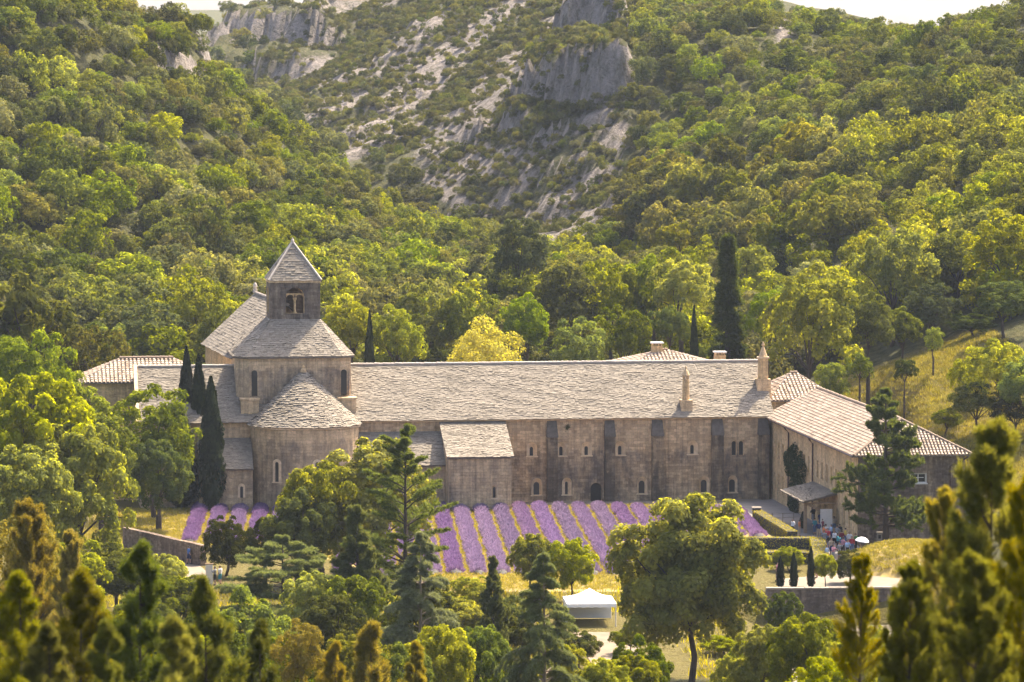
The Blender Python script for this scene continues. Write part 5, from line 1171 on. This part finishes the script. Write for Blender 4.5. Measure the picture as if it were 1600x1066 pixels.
# ------------------------------------------------------------------ lavender field
def lavender_mesh(seed, Lr):
    rng = np.random.default_rng(seed); n = int(Lr * 230); y = rng.uniform(0, Lr, n); a = rng.uniform(-1, 1, n); q = np.sqrt(np.clip(1 - a * a, 0, 1)); plant = .74 + .26 * np.abs(np.sin(y * math.pi / .95)) ** .7 + .10 * np.sin(y * .6 + seed) + .07 * np.sin(y * 1.7 + seed * 3)
    P = np.stack([a * .68 * plant, y, .05 + q * .46 * plant], 1); D = np.stack([a * .9, rng.normal(0, .3, n), .35 + q * .9], 1); D /= np.linalg.norm(D, axis=1, keepdims=True); s = np.cross(D, rng.normal(size=D.shape)); s /= np.linalg.norm(s, axis=1, keepdims=True)
    Ls = rng.uniform(.14, .36, n)[:, None]; w_ = rng.uniform(.016, .038, n)[:, None]; V = np.stack([P - s * w_, P + s * w_, P + D * Ls + s * w_ * .7, P + D * Ls - s * w_ * .7], 1).reshape(-1, 3)
    return np_mesh('lavender_blooms', V, np.arange(4 * n).reshape(n, 4), M['lav'], tint=np.repeat(np.clip(rng.normal(.5, .27, n), 0, 1), 4))
def hump_mesh(Lr, seed):
    n = int(Lr / .4); V = []; k = 9
    for i in range(n + 1):
        y = Lr * i / n; pl_ = .84 + .12 * abs(math.sin(y * math.pi / .8)); e = min(1, min(i, n - i) / 2 + .25)
        for j in range(k): a = math.pi * j / (k - 1); V.append((math.cos(a) * .63 * pl_ * e, y, -.02 + math.sin(a) * .42 * pl_ * e))
    Fq = [(i * k + j, i * k + j + 1, (i + 1) * k + j + 1, (i + 1) * k + j) for i in range(n) for j in range(k - 1)]
    return np_mesh('lavender_foliage', np.array(V), np.array(Fq), M['lavleaf'], smooth=True)
M['lavleaf'] = m_simple('lavender_leaf', (.17, .13, .17), .95, .4, 3, col2=(.12, .13, .08))
LL = 56.0; LM = [lavender_mesh(s, LL) for s in (1, 2, 3)]; HM = hump_mesh(LL, 1); LS = [lavender_mesh(s, 40.0) for s in (4, 5)]; HS = hump_mesh(40.0, 2)
LE = lavender_mesh(8, 24.0); HE = hump_mesh(24.0, 3)
rdir = math.atan2(270, 6000)            # rows run slightly left as they recede
NUM = ['first', 'second', 'third', 'fourth', 'fifth', 'sixth', 'seventh', 'eighth', 'ninth', 'tenth', 'eleventh', 'twelfth', 'thirteenth', 'fourteenth', 'fifteenth', 'sixteenth', 'seventeenth', 'eighteenth']
vis = 0; lft = 0
for k in range(-14, 14):
    u = 749 + 30.75 * k; left = k <= -8
    v = 780 if k < -7 else 793 + max(0, k - 6) * .9; p = onZ(u, v, 0); Lr = 40.0 if left else (LL if k < 10 else 24.0)
    if -8 < k < -3: v = 795; p = onZ(u, v, 0)
    end = p - np.array([-math.sin(rdir), math.cos(rdir), 0]) * Lr
    if left: lft += 1; lab = 'purple lavender row at left below the apse, %s from the cypresses' % NUM[lft - 1]
    elif k >= -2: vis += 1; lab = 'purple lavender row, %s from the left of the open cedar rightwards' % NUM[vis - 1]
    else: lab = 'purple lavender row half hidden behind the trees before the apse'
    t = thing('lavender_row', lab, 'lavender', (end[0], end[1], .012), rdir, 'lavender rows in front of the abbey')
    link('blooms', LS[k % 2] if left else (LM[k % 3] if k < 10 else LE), None, t); link('foliage', HS if left else (HM if k < 10 else HE), None, t)

# ------------------------------------------------------------------ grass
def grass_mesh(seed, n, h, r, mat):
    rng = np.random.default_rng(seed); P = np.c_[rng.normal(0, r, (n, 2)), np.zeros(n)]; D = np.c_[rng.normal(0, .45, (n, 2)), np.ones(n)]; V, Fq, T = needles(P, D, 1, h, .05, rng, .1); return np_mesh('grass_tuft', V, Fq, mat, tint=T)
def in_xy(x, y, poly): return in_poly(np.asarray(x), np.asarray(y), poly)
rng = np.random.default_rng(202); gp = []
X = rng.uniform(36, 78, 26000); Y = rng.uniform(340, 458, 26000); Z = height(X, Y); uu, vv = proj(np.stack([X, Y, Z], -1)); loc = (np.c_[X - ORG[0], Y - ORG[1]]); lx = loc[:, 0] * math.cos(TH) + loc[:, 1] * math.sin(TH); ly = -loc[:, 0] * math.sin(TH) + loc[:, 1] * math.cos(TH)
ok = in_poly(uu, vv, [(1215,530),(1400,515),(1560,520),(1640,600),(1660,800),(1380,800),(1200,660)]) & ~((lx < 40.2) & (ly < 15) & (ly > -45))
for x, y, z in zip(X[ok], Y[ok], Z[ok]): s = rng.uniform(.6, 1.5); gp.append((x, y, z, (s, s, s * rng.uniform(.6, 1.2)), (0, 0, rng.uniform(0, 6.28)), int(rng.integers(2))))
scatter_object('meadow_grass', gp, [grass_mesh(1, 26, .3, .22, M['meadow']), grass_mesh(2, 26, .24, .25, M['straw'])], None, 'sunlit dry grass covering the meadow right of the wing')
gp = []
X = rng.uniform(-46, 20, 30000); Y = rng.uniform(338, 412, 30000); fp = [AW(-44, -1.5), AW(14, -4.6), AW(21, -7), AW(20.8, -40), Wp(1010, 922), Wp(700, 922), Wp(420, 850), AW(-47, -30)]
ok = in_xy(X, Y, fp) | (in_xy(X, Y, [Wp(215, 832), Wp(330, 790), Wp(420, 790), Wp(420, 850), Wp(315, 855)]))
for x, y in zip(X[ok], Y[ok]): s = rng.uniform(.5, 1.2); gp.append((x, y, .01, (s, s, s * .9), (0, 0, rng.uniform(0, 6.28)), int(rng.integers(2))))
scatter_object('field_grass', gp, [grass_mesh(3, 18, .26, .22, M['straw']), grass_mesh(4, 18, .2, .25, M['straw'])], None, 'yellow dry grass between the lavender rows')
gp = []
X = rng.uniform(-60, 60, 9000); Y = rng.uniform(205, 336, 9000); Z = height(X, Y)
for x, y, z in zip(X, Y, Z): s = rng.uniform(.7, 2.0); gp.append((x, y, z, (s, s, s), (0, 0, rng.uniform(0, 6.28)), int(rng.integers(2))))
ok = [not (2 < q[0] < 14 and 235 < q[1] < 322) and not (18 < q[0] < 36 and 270 < q[1] < 337) for q in gp]
scatter_object('slope_grass', [q for q, k in zip(gp, ok) if k], [grass_mesh(5, 22, .34, .3, M['meadow']), grass_mesh(6, 22, .3, .3, M['hedge'])], None, 'rough grass on the slope below the trees in front')

# ------------------------------------------------------------------ hedges, garden, walls
def hedge(label, pts, w_, h_, seed, z=0.0):
    rng = np.random.default_rng(seed); t = thing('box_hedge', label, 'hedge', (pts[0][0], pts[0][1], z), 0, 'clipped hedges of the garden'); o0 = np.array([pts[0][0], pts[0][1]]); core = MB(); Ps = []; Ns = []
    for a, b in zip(pts[:-1], pts[1:]):
        a = np.array(a) - o0; b = np.array(b) - o0; L = np.linalg.norm(b - a); d = (b - a) / L; s = np.array([-d[1], d[0]]); hw_ = w_ / 2 - .05
        c = [a - s * hw_, b - s * hw_, b + s * hw_, a + s * hw_]; core.hexa([(*c[k], 0) for k in range(4)] + [(*c[k], h_ - .06) for k in range(4)])
        n = int(L * (w_ + 2 * h_) * 75); f = rng.random(n); tt = rng.random(n) * L; per = rng.random(n) * (w_ + 2 * h_)
        for x, p in zip(tt, per):
            if p < h_: off, zz, nn = -w_ / 2, p, np.array([*(-s), .15])
            elif p < h_ + w_: off, zz, nn = p - h_ - w_ / 2, h_, np.array([0, 0, 1.])
            else: off, zz, nn = w_ / 2, p - h_ - w_, np.array([*s, .15])
            q = a + d * x + s * off; Ps.append((q[0], q[1], zz)); Ns.append(nn)
        for e_, sg in ((a, -1), (b, 1)):
            for _ in range(int(w_ * h_ * 90)): q = e_ + s * rng.uniform(-w_ / 2, w_ / 2); Ps.append((q[0], q[1], rng.uniform(0, h_))); Ns.append(np.array([*(d * sg), .1]))
    core.build('branches', M['vase'], t); P = np.array(Ps) + rng.normal(0, .025, (len(Ps), 3)); V, Fq, T = leaf_quads(P, np.array(Ns) + rng.normal(size=P.shape) * .35, .055, .9, rng, rng.random(len(P))); link('leaves', np_mesh('hedge_leaves', V, Fq, M['hedge'], tint=T), None, t); return t
hedge('clipped hedge running diagonally along the courtyard edge', [Wp(1184, 815), Wp(1238, 848)], 1.1, 1.15, 1)
hedge('clipped hedge forming the rear side of the garden square', [Wp(1150, 857), Wp(1272, 857)], 1.0, 1.1, 2)
hedge('broad sunlit hedge block at the corner beside the visitors', [Wp(1277, 857), Wp(1283, 892)], 1.5, 1.1, 3)
hedge('clipped hedge forming the front side of the garden square', [Wp(1150, 880), Wp(1266, 881)], 1.0, 1.15, 4)
v_ = thing('stone_planter', 'small dark planter pillar at the head of the diagonal hedge', 'planter', (*Wp(1182, 812), 0)); mb = MB(); mb.box(-.4, .4, -.4, .4, 0, 1.15); mb.build('pedestal', M['vase'], v_); mb = MB(); mb.box(-.48, .48, -.48, .48, 1.15, 1.3); mb.build('cap', M['concrete'], v_)
for (u, vt, vb, wp, lab, i) in ((1222, 872, 919, 13, 'leftmost small garden cypress above the retaining wall', 0), (1243, 866, 920, 13, 'second small garden cypress above the retaining wall', 1), (1270, 856, 920, 12, 'tallest small garden cypress above the retaining wall', 2), (1257, 801, 826, 10, 'small cone-shaped cypress by the courtyard fence', 1)):
    p = onZ(u, vb, 0); cypress(u, vt, p[1], wp, lab, i, 'garden_cypress', 0.0)
def wall_run(name, label, p0, p1, h0, h1, th, mat, zb, cat='wall', coping=True):
    p0, p1 = np.array(p0), np.array(p1); L = np.linalg.norm(p1 - p0); d = (p1 - p0) / L; s = np.array([-d[1], d[0]]); t = thing(name, label, cat, (p0[0], p0[1], zb), math.atan2(d[1], d[0])); mb = MB(); n = max(2, int(L / 1.5)); rng = np.random.default_rng(int(L * 10))
    tops = [h0 + (h1 - h0) * k / n + rng.normal(0, .03) for k in range(n + 1)]
    for k in range(n):
        x0, x1 = L * k / n, L * (k + 1) / n; a, b = tops[k], tops[k + 1]
        mb.face([(x0, -th / 2, -.6), (x1, -th / 2, -.6), (x1, -th / 2, b), (x0, -th / 2, a)]); mb.face([(x1, th / 2, -.6), (x0, th / 2, -.6), (x0, th / 2, a), (x1, th / 2, b)]); mb.face([(x0, -th / 2, a), (x1, -th / 2, b), (x1, th / 2, b), (x0, th / 2, a)])
    for x, hh, sg in ((0, tops[0], -1), (L, tops[-1], 1)): mb.face([(x, -th / 2 * -sg, -.6), (x, th / 2 * -sg, -.6), (x, th / 2 * -sg, hh), (x, -th / 2 * -sg, hh)])
    mb.build('masonry', mat, t)
    if coping:
        x = 0; i = 0
        while x < L - .3:
            w_ = min(rng.uniform(.55, .95), L - x); hh = h0 + (h1 - h0) * (x + w_ / 2) / L + .05; c = MB(); c.box(x + .012, x + w_ - .012, -th / 2 - .06, th / 2 + .06, hh, hh + .12 + rng.uniform(0, .03)); c.build('coping_stone', M['concrete'], t); x += w_
    return t
wall_run('retaining_wall', 'grey stone retaining wall below the garden cypresses', (22.4, 336.5), (34.3, 337.2), 3.0, 3.0, .55, M['greywall'], -2.7)
wall_run('dry_stone_wall', 'low brown dry stone wall at left between the dry grass and the road', (*Wp(196, 860),), (*Wp(318, 884),), 2.25, 1.9, .6, M['drywall'], 0, coping=False)
wall_run('terrace_wall', 'low stone wall on the terrace at the top of the meadow', tuple(onY(1318, 545, 441)[:2]), tuple(onY(1372, 542, 442)[:2]), .9, .9, .5, M['drywall'], hz(*onY(1345, 545, 441)[:2]) - .1, coping=False)
# straw bank by the wing
X = np.linspace(0, 1, 22); 
def bank(label, c, rx, ry, h, rz_, mat, name):
    n = 22; V = []; 
    for i in range(n):
        for j in range(n):
            a, b = -1 + 2 * i / (n - 1), -1 + 2 * j / (n - 1); r = math.sqrt(a * a + b * b); V.append((a * rx, b * ry, h * max(0, 1 - r ** 2.2) ** .7 - .02 + .08 * math.sin(a * 7) * math.cos(b * 6) * (r < .9)))
    Fq = np.array([(i * n + j, (i + 1) * n + j, (i + 1) * n + j + 1, i * n + j + 1) for i in range(n - 1) for j in range(n - 1)]); o = link(name, np_mesh(name, np.array(V), Fq, mat, smooth=True), None); o.location = c; o.rotation_euler = (0, 0, rz_); o['kind'] = 'structure'
    rg = np.random.default_rng(8); pts_ = []
    for _ in range(2600):
        a, b = rg.uniform(-1, 1, 2); r = math.hypot(a, b)
        if r > .97: continue
        q = Matrix.Rotation(rz_, 3, 'Z') @ Vector((a * rx, b * ry, 0)); s = rg.uniform(.5, 1.1); pts_.append((c[0] + q.x, c[1] + q.y, h * max(0, 1 - r ** 2.2) ** .7 - .02 + c[2], (s, s, s), (0, 0, rg.uniform(0, 6)), int(rg.integers(2))))
    scatter_object('bank_grass', pts_, [grass_mesh(31, 22, .26, .2, M['straw']), grass_mesh(32, 22, .22, .22, M['straw'])], None, 'straw-coloured grass on the bank below the wing')
pb = onZ(1425, 893, 0); bank('', (pb[0] + 1.0, pb[1] + 3, 0), 7.0, 9.0, 2.3, 0.2, M['soil'], 'grass_bank')
an = thing('annex_wall', 'pale low annex with an outdoor stair at the right end of the wing', 'annex', mat=AB); mb = MB(); mb.box(39.02, 41.6, -41, -30, -1, 4.2); mb.build('wall', M['rubble'], an); mb = MB(); mb.box(39.02, 41.8, -41.2, -29.8, 4.2, 4.4); mb.build('slab', M['white'], an)
for k in range(7): mb = MB(); mb.box(39.1 + .42 * k, 39.5 + .42 * k, -42.6, -41.22, -.5, 3.6 - .5 * k); mb.build('step', M['white'], an)
mb = MB(); mb.box(39.6, 40.7, -41.06, -40.95, 4.4, 6.3); mb.build('door_panel', M['white'], an)
p = Wp(1374, 860); st = thing('stone_marker', 'upright pale stone post near the umbrella', 'post', (p[0], p[1], 0)); mb = MB(); mb.box(-.24, .24, -.18, .18, 0, 1.65); mb.build('shaft', M['concrete'], st); mb = MB(); mb.box(-.29, .29, -.23, .23, 1.65, 1.78); mb.build('cap', M['concrete'], st); mb = MB(); mb.box(-.12, .12, -.192, -.183, 1.15, 1.5); mb.build('plate', M['vase'], st)
# rope fence across the courtyard
fe = thing('rope_fence', 'thin pale rail fence across the courtyard by the wing', 'fence', (0, 0, 0)); f0, f1 = np.array(Wp(1190, 818)), np.array(Wp(1256, 815))
for k in range(5): q = f0 + (f1 - f0) * k / 4; mb = MB(); mb.tube([(q[0], q[1], 0), (q[0], q[1], 1.0)], .04, 6); mb.build('post', M['concrete'], fe)
for z in (.92, .5): mb = MB(); mb.tube([(*f0, z), (*f1, z)], .025, 5); mb.build('rail', M['concrete'], fe)
# vine on the wing wall
rng = np.random.default_rng(303); Ps = []
for (y0, z0, ry, rz2, n) in ((-11.5, 5.0, 3.6, 1.6, 2200), (-16.0, 4.4, 2.6, 2.0, 1700), (-13.2, 2.4, 1.9, 2.6, 1900), (-12.5, .9, 1.7, 1.1, 1000), (-13.0, 6.4, 1.3, .9, 400)):
    a = rng.uniform(0, 6.28, n); r_ = np.sqrt(rng.random(n)) * (1 + .15 * np.sin(a * 5)); yy = y0 + r_ * np.cos(a) * ry; zz = z0 + r_ * np.sin(a) * rz2; xx = 28.3 - rng.random(n) * .75 * (1.15 - r_ * .7); Ps.append(np.stack([xx, yy, np.maximum(zz, .05)], 1))
P = np.vstack(Ps); V, Fq, T = leaf_quads(P, np.array([-1., 0, .4]) + rng.normal(size=P.shape) * .5, .11, .95, rng, rng.random(len(P))); vi = thing('climbing_vine', 'dark green climbing plant spreading over the wing wall', 'vine', mat=AB); link('leaves', np_mesh('vine_leaves', V, Fq, M['vine'], tint=T), None, vi)
mb = MB(); mb.tube([(28.2, -13, -.1), (28.2, -12.8, 2.2), (28.2, -13.3, 4.2), (28.2, -11.5, 5.2)], [.16, .12, .09, .04], 6); mb.build('stem', M['bark'], vi)
tuft = thing('wall_plant', 'small tuft of green growing from the front wall under the eaves', 'plant', mat=AB @ Matrix.Translation((5.95, -.02, 8.0))); V, Fq, T = leaf_quads(np.random.default_rng(4).normal(0, .16, (160, 3)) * (1, .5, 1), np.random.default_rng(5).normal(size=(160, 3)), .07, .9, np.random.default_rng(6), np.random.default_rng(7).random(160)); link('leaves', np_mesh('tuft_leaves', V, Fq, M['deep'], tint=T), None, tuft)

# ------------------------------------------------------------------ white tent
p = Wp(921, 973); tent = thing('market_tent', 'white canvas tent with peaked roof left of the big round tree', 'tent', (p[0], p[1], hz(*p)), .06)
W2, D2, h1, h2 = 2.05, 2.4, 1.9, 2.9
mb = MB(); n = 8; rw = .75
def tp(a, b):     # sagging roof surface
    m_ = max(abs(a), abs(b)); return (a * W2, b * D2, h1 + (h2 - h1) * (1 - m_) - .16 * math.sin(math.pi * m_))
for i in range(n * 2):
    for j in range(n * 2): a0, a1, b0, b1 = [-1 + k / n for k in (i, i + 1, j, j + 1)]; mb.face([tp(a0, b0), tp(a1, b0), tp(a1, b1), tp(a0, b1)])
mb.build('canopy', M['canvas'], tent, smooth=True)
mb = MB()
for (a, b) in (((-W2, -D2), (W2, -D2)), ((W2, -D2), (W2, D2)), ((W2, D2), (-W2, D2)), ((-W2, D2), (-W2, -D2))):
    for k in range(12):
        q0 = [a[i] + (b[i] - a[i]) * k / 12 for i in (0, 1)]; q1 = [a[i] + (b[i] - a[i]) * (k + 1) / 12 for i in (0, 1)]; d0 = .34 if k % 2 == 0 else .26; d1 = .26 if k % 2 == 0 else .34
        mb.face([(*q0, h1 - d0), (*q1, h1 - d1), (*q1, h1 + .01), (*q0, h1 + .01)])
mb.build('valance', M['canvas'], tent)
for sx in (-1, 1):
    for sy_ in (-1, 1): mb = MB(); mb.tube([(sx * (W2 - .06), sy_ * (D2 - .06), 0), (sx * (W2 - .06), sy_ * (D2 - .06), h1)], .05, 6); mb.build('pole', M['white'], tent)
mb = MB(); mb.face([(-W2 + .08, D2 - .1, .05), (W2 - .08, D2 - .1, .05), (W2 - .08, D2 - .1, h1 - .1), (-W2 + .08, D2 - .1, h1 - .1)]); mb.face([(-W2 + .1, -D2 + .2, .05), (-W2 + .1, D2 - .2, .05), (-W2 + .1, D2 - .2, h1 - .1), (-W2 + .1, -D2 + .2, h1 - .1)]); mb.build('side_curtain', M['canvas'], tent)
p = onZ(327, 915, 0); sg = thing('sign_post', 'pale upright board on the left road between the shrubs', 'sign', (p[0], p[1], 0)); mb = MB(); mb.box(-.32, .32, -.06, .06, 0, 1.9); mb.build('board', M['white'], sg); mb = MB(); mb.box(-.38, .38, -.1, .1, 1.9, 2.0); mb.build('top_rail', M['wood'], sg)

# ------------------------------------------------------------------ people
def person_parts(seed, pose):
    """continuous skinned body; shirt, trousers and hair are shells lifted off it"""
    j = dict(pelvis=(0, 0, .95), chest=(0, .01, 1.28), neck=(0, 0, 1.47), head=(0, -.02, 1.58), crown=(0, -.015, 1.70))
    st, ar = pose
    j.update(hipL=(-.10, 0, .92), kneeL=(-.11, -.02 - st, .50), ankL=(-.11, .03 - st * 1.3, .09), toeL=(-.12, -.13 - st * 1.3, .04), hipR=(.10, 0, .92), kneeR=(.11, -.02 + st, .50), ankR=(.11, .03 + st * 1.6, .09), toeR=(.12, -.13 + st * 1.6, .04),
             shL=(-.19, 0, 1.40), shR=(.19, 0, 1.40))
    if ar == 0: j.update(elL=(-.25, .03, 1.12), haL=(-.25, -.06, .86), elR=(.25, .03, 1.12), haR=(.25, -.06, .86))
    elif ar == 1: j.update(elL=(-.25, .03, 1.12), haL=(-.24, -.08, .86), elR=(.26, -.12, 1.20), haR=(.16, -.26, 1.38))
    elif ar == 2: j.update(elL=(-.27, -.1, 1.15), haL=(-.10, -.26, 1.30), elR=(.27, -.1, 1.15), haR=(.10, -.26, 1.30))
    else: j.update(elL=(-.34, 0, 1.62), haL=(-.42, -.05, 1.88), elR=(.25, .03, 1.12), haR=(.25, -.06, .86))
    E = [('pelvis', 'chest'), ('chest', 'neck'), ('neck', 'head'), ('head', 'crown'), ('pelvis', 'hipL'), ('hipL', 'kneeL'), ('kneeL', 'ankL'), ('ankL', 'toeL'), ('pelvis', 'hipR'), ('hipR', 'kneeR'), ('kneeR', 'ankR'), ('ankR', 'toeR'), ('chest', 'shL'), ('shL', 'elL'), ('elL', 'haL'), ('chest', 'shR'), ('shR', 'elR'), ('elR', 'haR')]
    R = dict(pelvis=.135, chest=.15, neck=.058, head=.105, crown=.085, hipL=.10, hipR=.10, kneeL=.062, kneeR=.062, ankL=.043, ankR=.043, toeL=.04, toeR=.04, shL=.07, shR=.07, elL=.044, elR=.044, haL=.04, haR=.04)
    K = list(j); me = bpy.data.meshes.new('skel'); me.from_pydata([j[k] for k in K], [(K.index(a), K.index(b)) for a, b in E], []); ob = bpy.data.objects.new('skel', me); COL.objects.link(ob); ob.modifiers.new('s', 'SKIN'); sv = me.skin_vertices[0].data
    for i, k in enumerate(K): sv[i].radius = (R[k], R[k] * (.78 if k in ('chest', 'pelvis') else 1)); sv[i].use_root = (k == 'pelvis')
    ss = ob.modifiers.new('d', 'SUBSURF'); ss.levels = 1; ss.render_levels = 1
    dg = bpy.context.evaluated_depsgraph_get(); body = bpy.data.meshes.new_from_object(ob.evaluated_get(dg)); bpy.data.objects.remove(ob); body.name = 'person_body'
    for p_ in body.polygons: p_.use_smooth = True
    co = np.array([v.co for v in body.vertices]); no = np.array([v.normal for v in body.vertices]); fc = [tuple(p_.vertices) for p_ in body.polygons]
    def shell(fn, off, name):
        fs = [f for f in fc if fn(co[list(f)].mean(0))]; ids = sorted({i for f in fs for i in f}); mp = {i: k for k, i in enumerate(ids)}; m_ = bpy.data.meshes.new(name); m_.from_pydata([tuple(co[i] + no[i] * off) for i in ids], [], [tuple(mp[i] for i in f) for f in fs])
        for p_ in m_.polygons: p_.use_smooth = True
        return m_
    shirt = shell(lambda c: .93 < c[2] < 1.46 and abs(c[0]) < .245 or (1.14 < c[2] < 1.7 and .2 < abs(c[0]) < .30), .018, 'shirt'); trous = shell(lambda c: .30 < c[2] < 1.0 and abs(c[0]) < .22, .02, 'trousers'); shorts = shell(lambda c: .52 < c[2] < 1.0 and abs(c[0]) < .22, .022, 'shorts'); hair = shell(lambda c: c[2] > 1.60 and abs(c[0]) < .2 and (c[1] > -.07 or c[2] > 1.70), .02, 'hair'); shoes = shell(lambda c: c[2] < .10, .012, 'shoes')
    return dict(body=body, shirt=shirt, trousers=trous, shorts=shorts, hair=hair, shoes=shoes)
PP = [person_parts(i, q) for i, q in enumerate([(.0, 0), (.09, 1), (.04, 2), (.12, 0), (.02, 3)])]
for q in PP:
    q['body'].materials.append(M['skin'])
    for k in ('shirt', 'trousers', 'shorts', 'hair', 'shoes'): q[k].materials.append(M['hair'])
CL = {}
def cloth(name, col):
    if name not in CL: CL[name] = m_simple('cloth_' + name, col, .85, .15, 6)
    return CL[name]
COLS = dict(white=(.72, .70, .68), red=(.45, .04, .05), blue=(.06, .14, .36), navy=(.025, .035, .10), black=(.02, .02, .022), pink=(.55, .25, .28), grey=(.25, .25, .26), teal=(.05, .26, .30), sand=(.45, .34, .22), yellow=(.6, .42, .08), pale_blue=(.35, .45, .58), maroon=(.20, .03, .05), denim=(.10, .15, .25), orange=(.6, .2, .06), green=(.08, .2, .08))
def person(loc, rz, pose, top, bottom, where, long_=True, hair=None, h=1.0):
    t = thing('person', 'person in %s top, %s %s, %s' % (top.replace('_', ' '), bottom.replace('_', ' '), 'trousers' if long_ else 'shorts', where), 'person', (loc[0], loc[1], loc[2] if len(loc) > 2 else .03), rz, None); q = PP[pose % 5]; t.scale = (h, h, h)
    link('body', q['body'], None, t)
    for nme, me_, mt in (('shirt', q['shirt'], cloth(top, COLS[top])), ('trousers' if long_ else 'shorts', q['trousers' if long_ else 'shorts'], cloth(bottom, COLS[bottom])), ('hair', q['hair'], hair or M['hair']), ('shoes', q['shoes'], cloth('black', COLS['black']))):
        o = link(nme, me_, None, t); o.material_slots[0].link = 'OBJECT'; o.material_slots[0].material = mt
    return t
rp = np.random.default_rng(17)
crowd = [(1239, 838, 'white', 'black', 'by the diagonal hedge'), (1249, 839, 'orange', 'sand', 'by the diagonal hedge'), (1273, 836, 'teal', 'denim', 'at the porch edge'), (1271, 820, 'black', 'grey', 'at the back of the porch'), (1285, 838, 'maroon', 'black', 'in the crowd under the porch'), (1282, 826, 'navy', 'denim', 'in the crowd under the porch'), (1290, 848, 'white', 'navy', 'in the middle of the crowd'),
    (1299, 846, 'pale_blue', 'navy', 'in the middle of the crowd'), (1308, 850, 'grey', 'black', 'at the right of the crowd'), (1312, 847, 'black', 'sand', 'at the right of the crowd'), (1294, 832, 'red', 'black', 'near the doors'), (1303, 834, 'sand', 'denim', 'near the doors'), (1302, 879, 'pink', 'grey', 'at the front of the crowd on the path'), (1292, 881, 'pale_blue', 'denim', 'at the front of the crowd on the path'),
    (1288, 858, 'grey', 'denim', 'beside the hedge corner'), (1317, 868, 'pink', 'black', 'right of the crowd'), (1327, 858, 'white', 'sand', 'near the notice panel'), (1331, 866, 'red', 'denim', 'near the notice panel'), (1337, 862, 'green', 'black', 'near the umbrella holder'), (1350, 880, 'navy', 'navy', 'holding the umbrella'), (1360, 885, 'pink', 'white', 'next to the umbrella holder'),
    (1276, 904, 'white', 'pink', 'by the garden cypresses'), (1309, 862, 'teal', 'black', 'in the front of the crowd'), (1296, 862, 'black', 'denim', 'in the front of the crowd'), (1434, 905, 'white', 'black', 'walking on the bank path at right'), (1321, 852, 'yellow', 'denim', 'behind the crowd at the wall'), (1216, 909, 'pink', 'sand', 'beside the leftmost garden cypress'), (1279, 843, 'navy', 'sand', 'at the left of the crowd'), (1293, 854, 'red', 'denim', 'in the middle of the crowd'), (1304, 857, 'white', 'black', 'in the middle of the crowd'), (1315, 858, 'maroon', 'denim', 'right of the crowd'), (1298, 870, 'sand', 'navy', 'at the front of the crowd'), (1311, 876, 'grey', 'denim', 'at the front of the crowd'), (1324, 872, 'pale_blue', 'black', 'between the crowd and the umbrella'), (1287, 849, 'orange', 'denim', 'at the left of the crowd')]
for k, (u, v, a_, b_, wh) in enumerate(crowd):
    p = onZ(u, v, 0); z = .035
    person((p[0], p[1], z), rp.uniform(0, 6.28) if k != 19 else .4, 4 if k == 19 else int(rp.integers(4)), a_, b_, wh, rp.random() < .55, None, rp.uniform(.94, 1.06))
pu = onZ(1350, 880, 0); um = thing('umbrella', 'open white umbrella held above a visitor beside the stone post', 'umbrella', (pu[0] - .35, pu[1] - .1, 1.0), .4); um.rotation_euler = (.12, .1, .3)
mb = MB(); mb.tube([(0, 0, .75), (0, 0, 1.5)], .015, 5); mb.build('handle', M['vase'], um); mb = MB(); nr = 8
for k in range(nr):
    a0, a1 = 2 * math.pi * k / nr, 2 * math.pi * (k + 1) / nr; pr = [(0, 1.5), (.25, 1.46), (.5, 1.33), (.68, 1.12)]
    for (r0, z0_), (r1, z1) in zip(pr[:-1], pr[1:]): mb.face([(r0 * math.cos(a0), r0 * math.sin(a0), z0_), (r1 * math.cos(a0), r1 * math.sin(a0), z1), (r1 * math.cos(a1), r1 * math.sin(a1), z1), (r0 * math.cos(a1), r0 * math.sin(a1), z0_)])
mb.build('canopy', M['canvas'], um)
for (u, v, a_, b_, wh, ps, z) in ((295, 882, 'blue', 'navy', 'in front of the low stone wall at left', 1, .03), (232, 880, 'sand', 'white', 'at the left end of the low stone wall', 0, .03), (344, 914, 'white', 'teal', 'beside the pale board on the left road', 0, .03), (336, 915, 'grey', 'black', 'beside the pale board on the left road', 2, .03), (248, 915, 'red', 'white', 'on the left road among the leaves', 0, .03), (238, 912, 'white', 'grey', 'on the left road among the leaves', 3, .03)):
    p = onZ(u, v, 0); person((p[0], p[1], z), rp.uniform(0, 6), ps, a_, b_, wh, False)

# ------------------------------------------------------------------ air
def haze():
    m, t, o = mat_new('haze_air'); v = t.nodes.new('ShaderNodeVolumePrincipled'); v.inputs['Color'].default_value = (.76, .86, 1.0, 1); v.inputs['Density'].default_value = .00005; v.inputs['Anisotropy'].default_value = .0; t.links.new(v.outputs[0], o.inputs['Volume'])
    mb = MB(); mb.box(-3900, 3900, -150, 3450, -30, 150); ob = mb.build('haze', m); ob['kind'] = 'stuff'
haze()
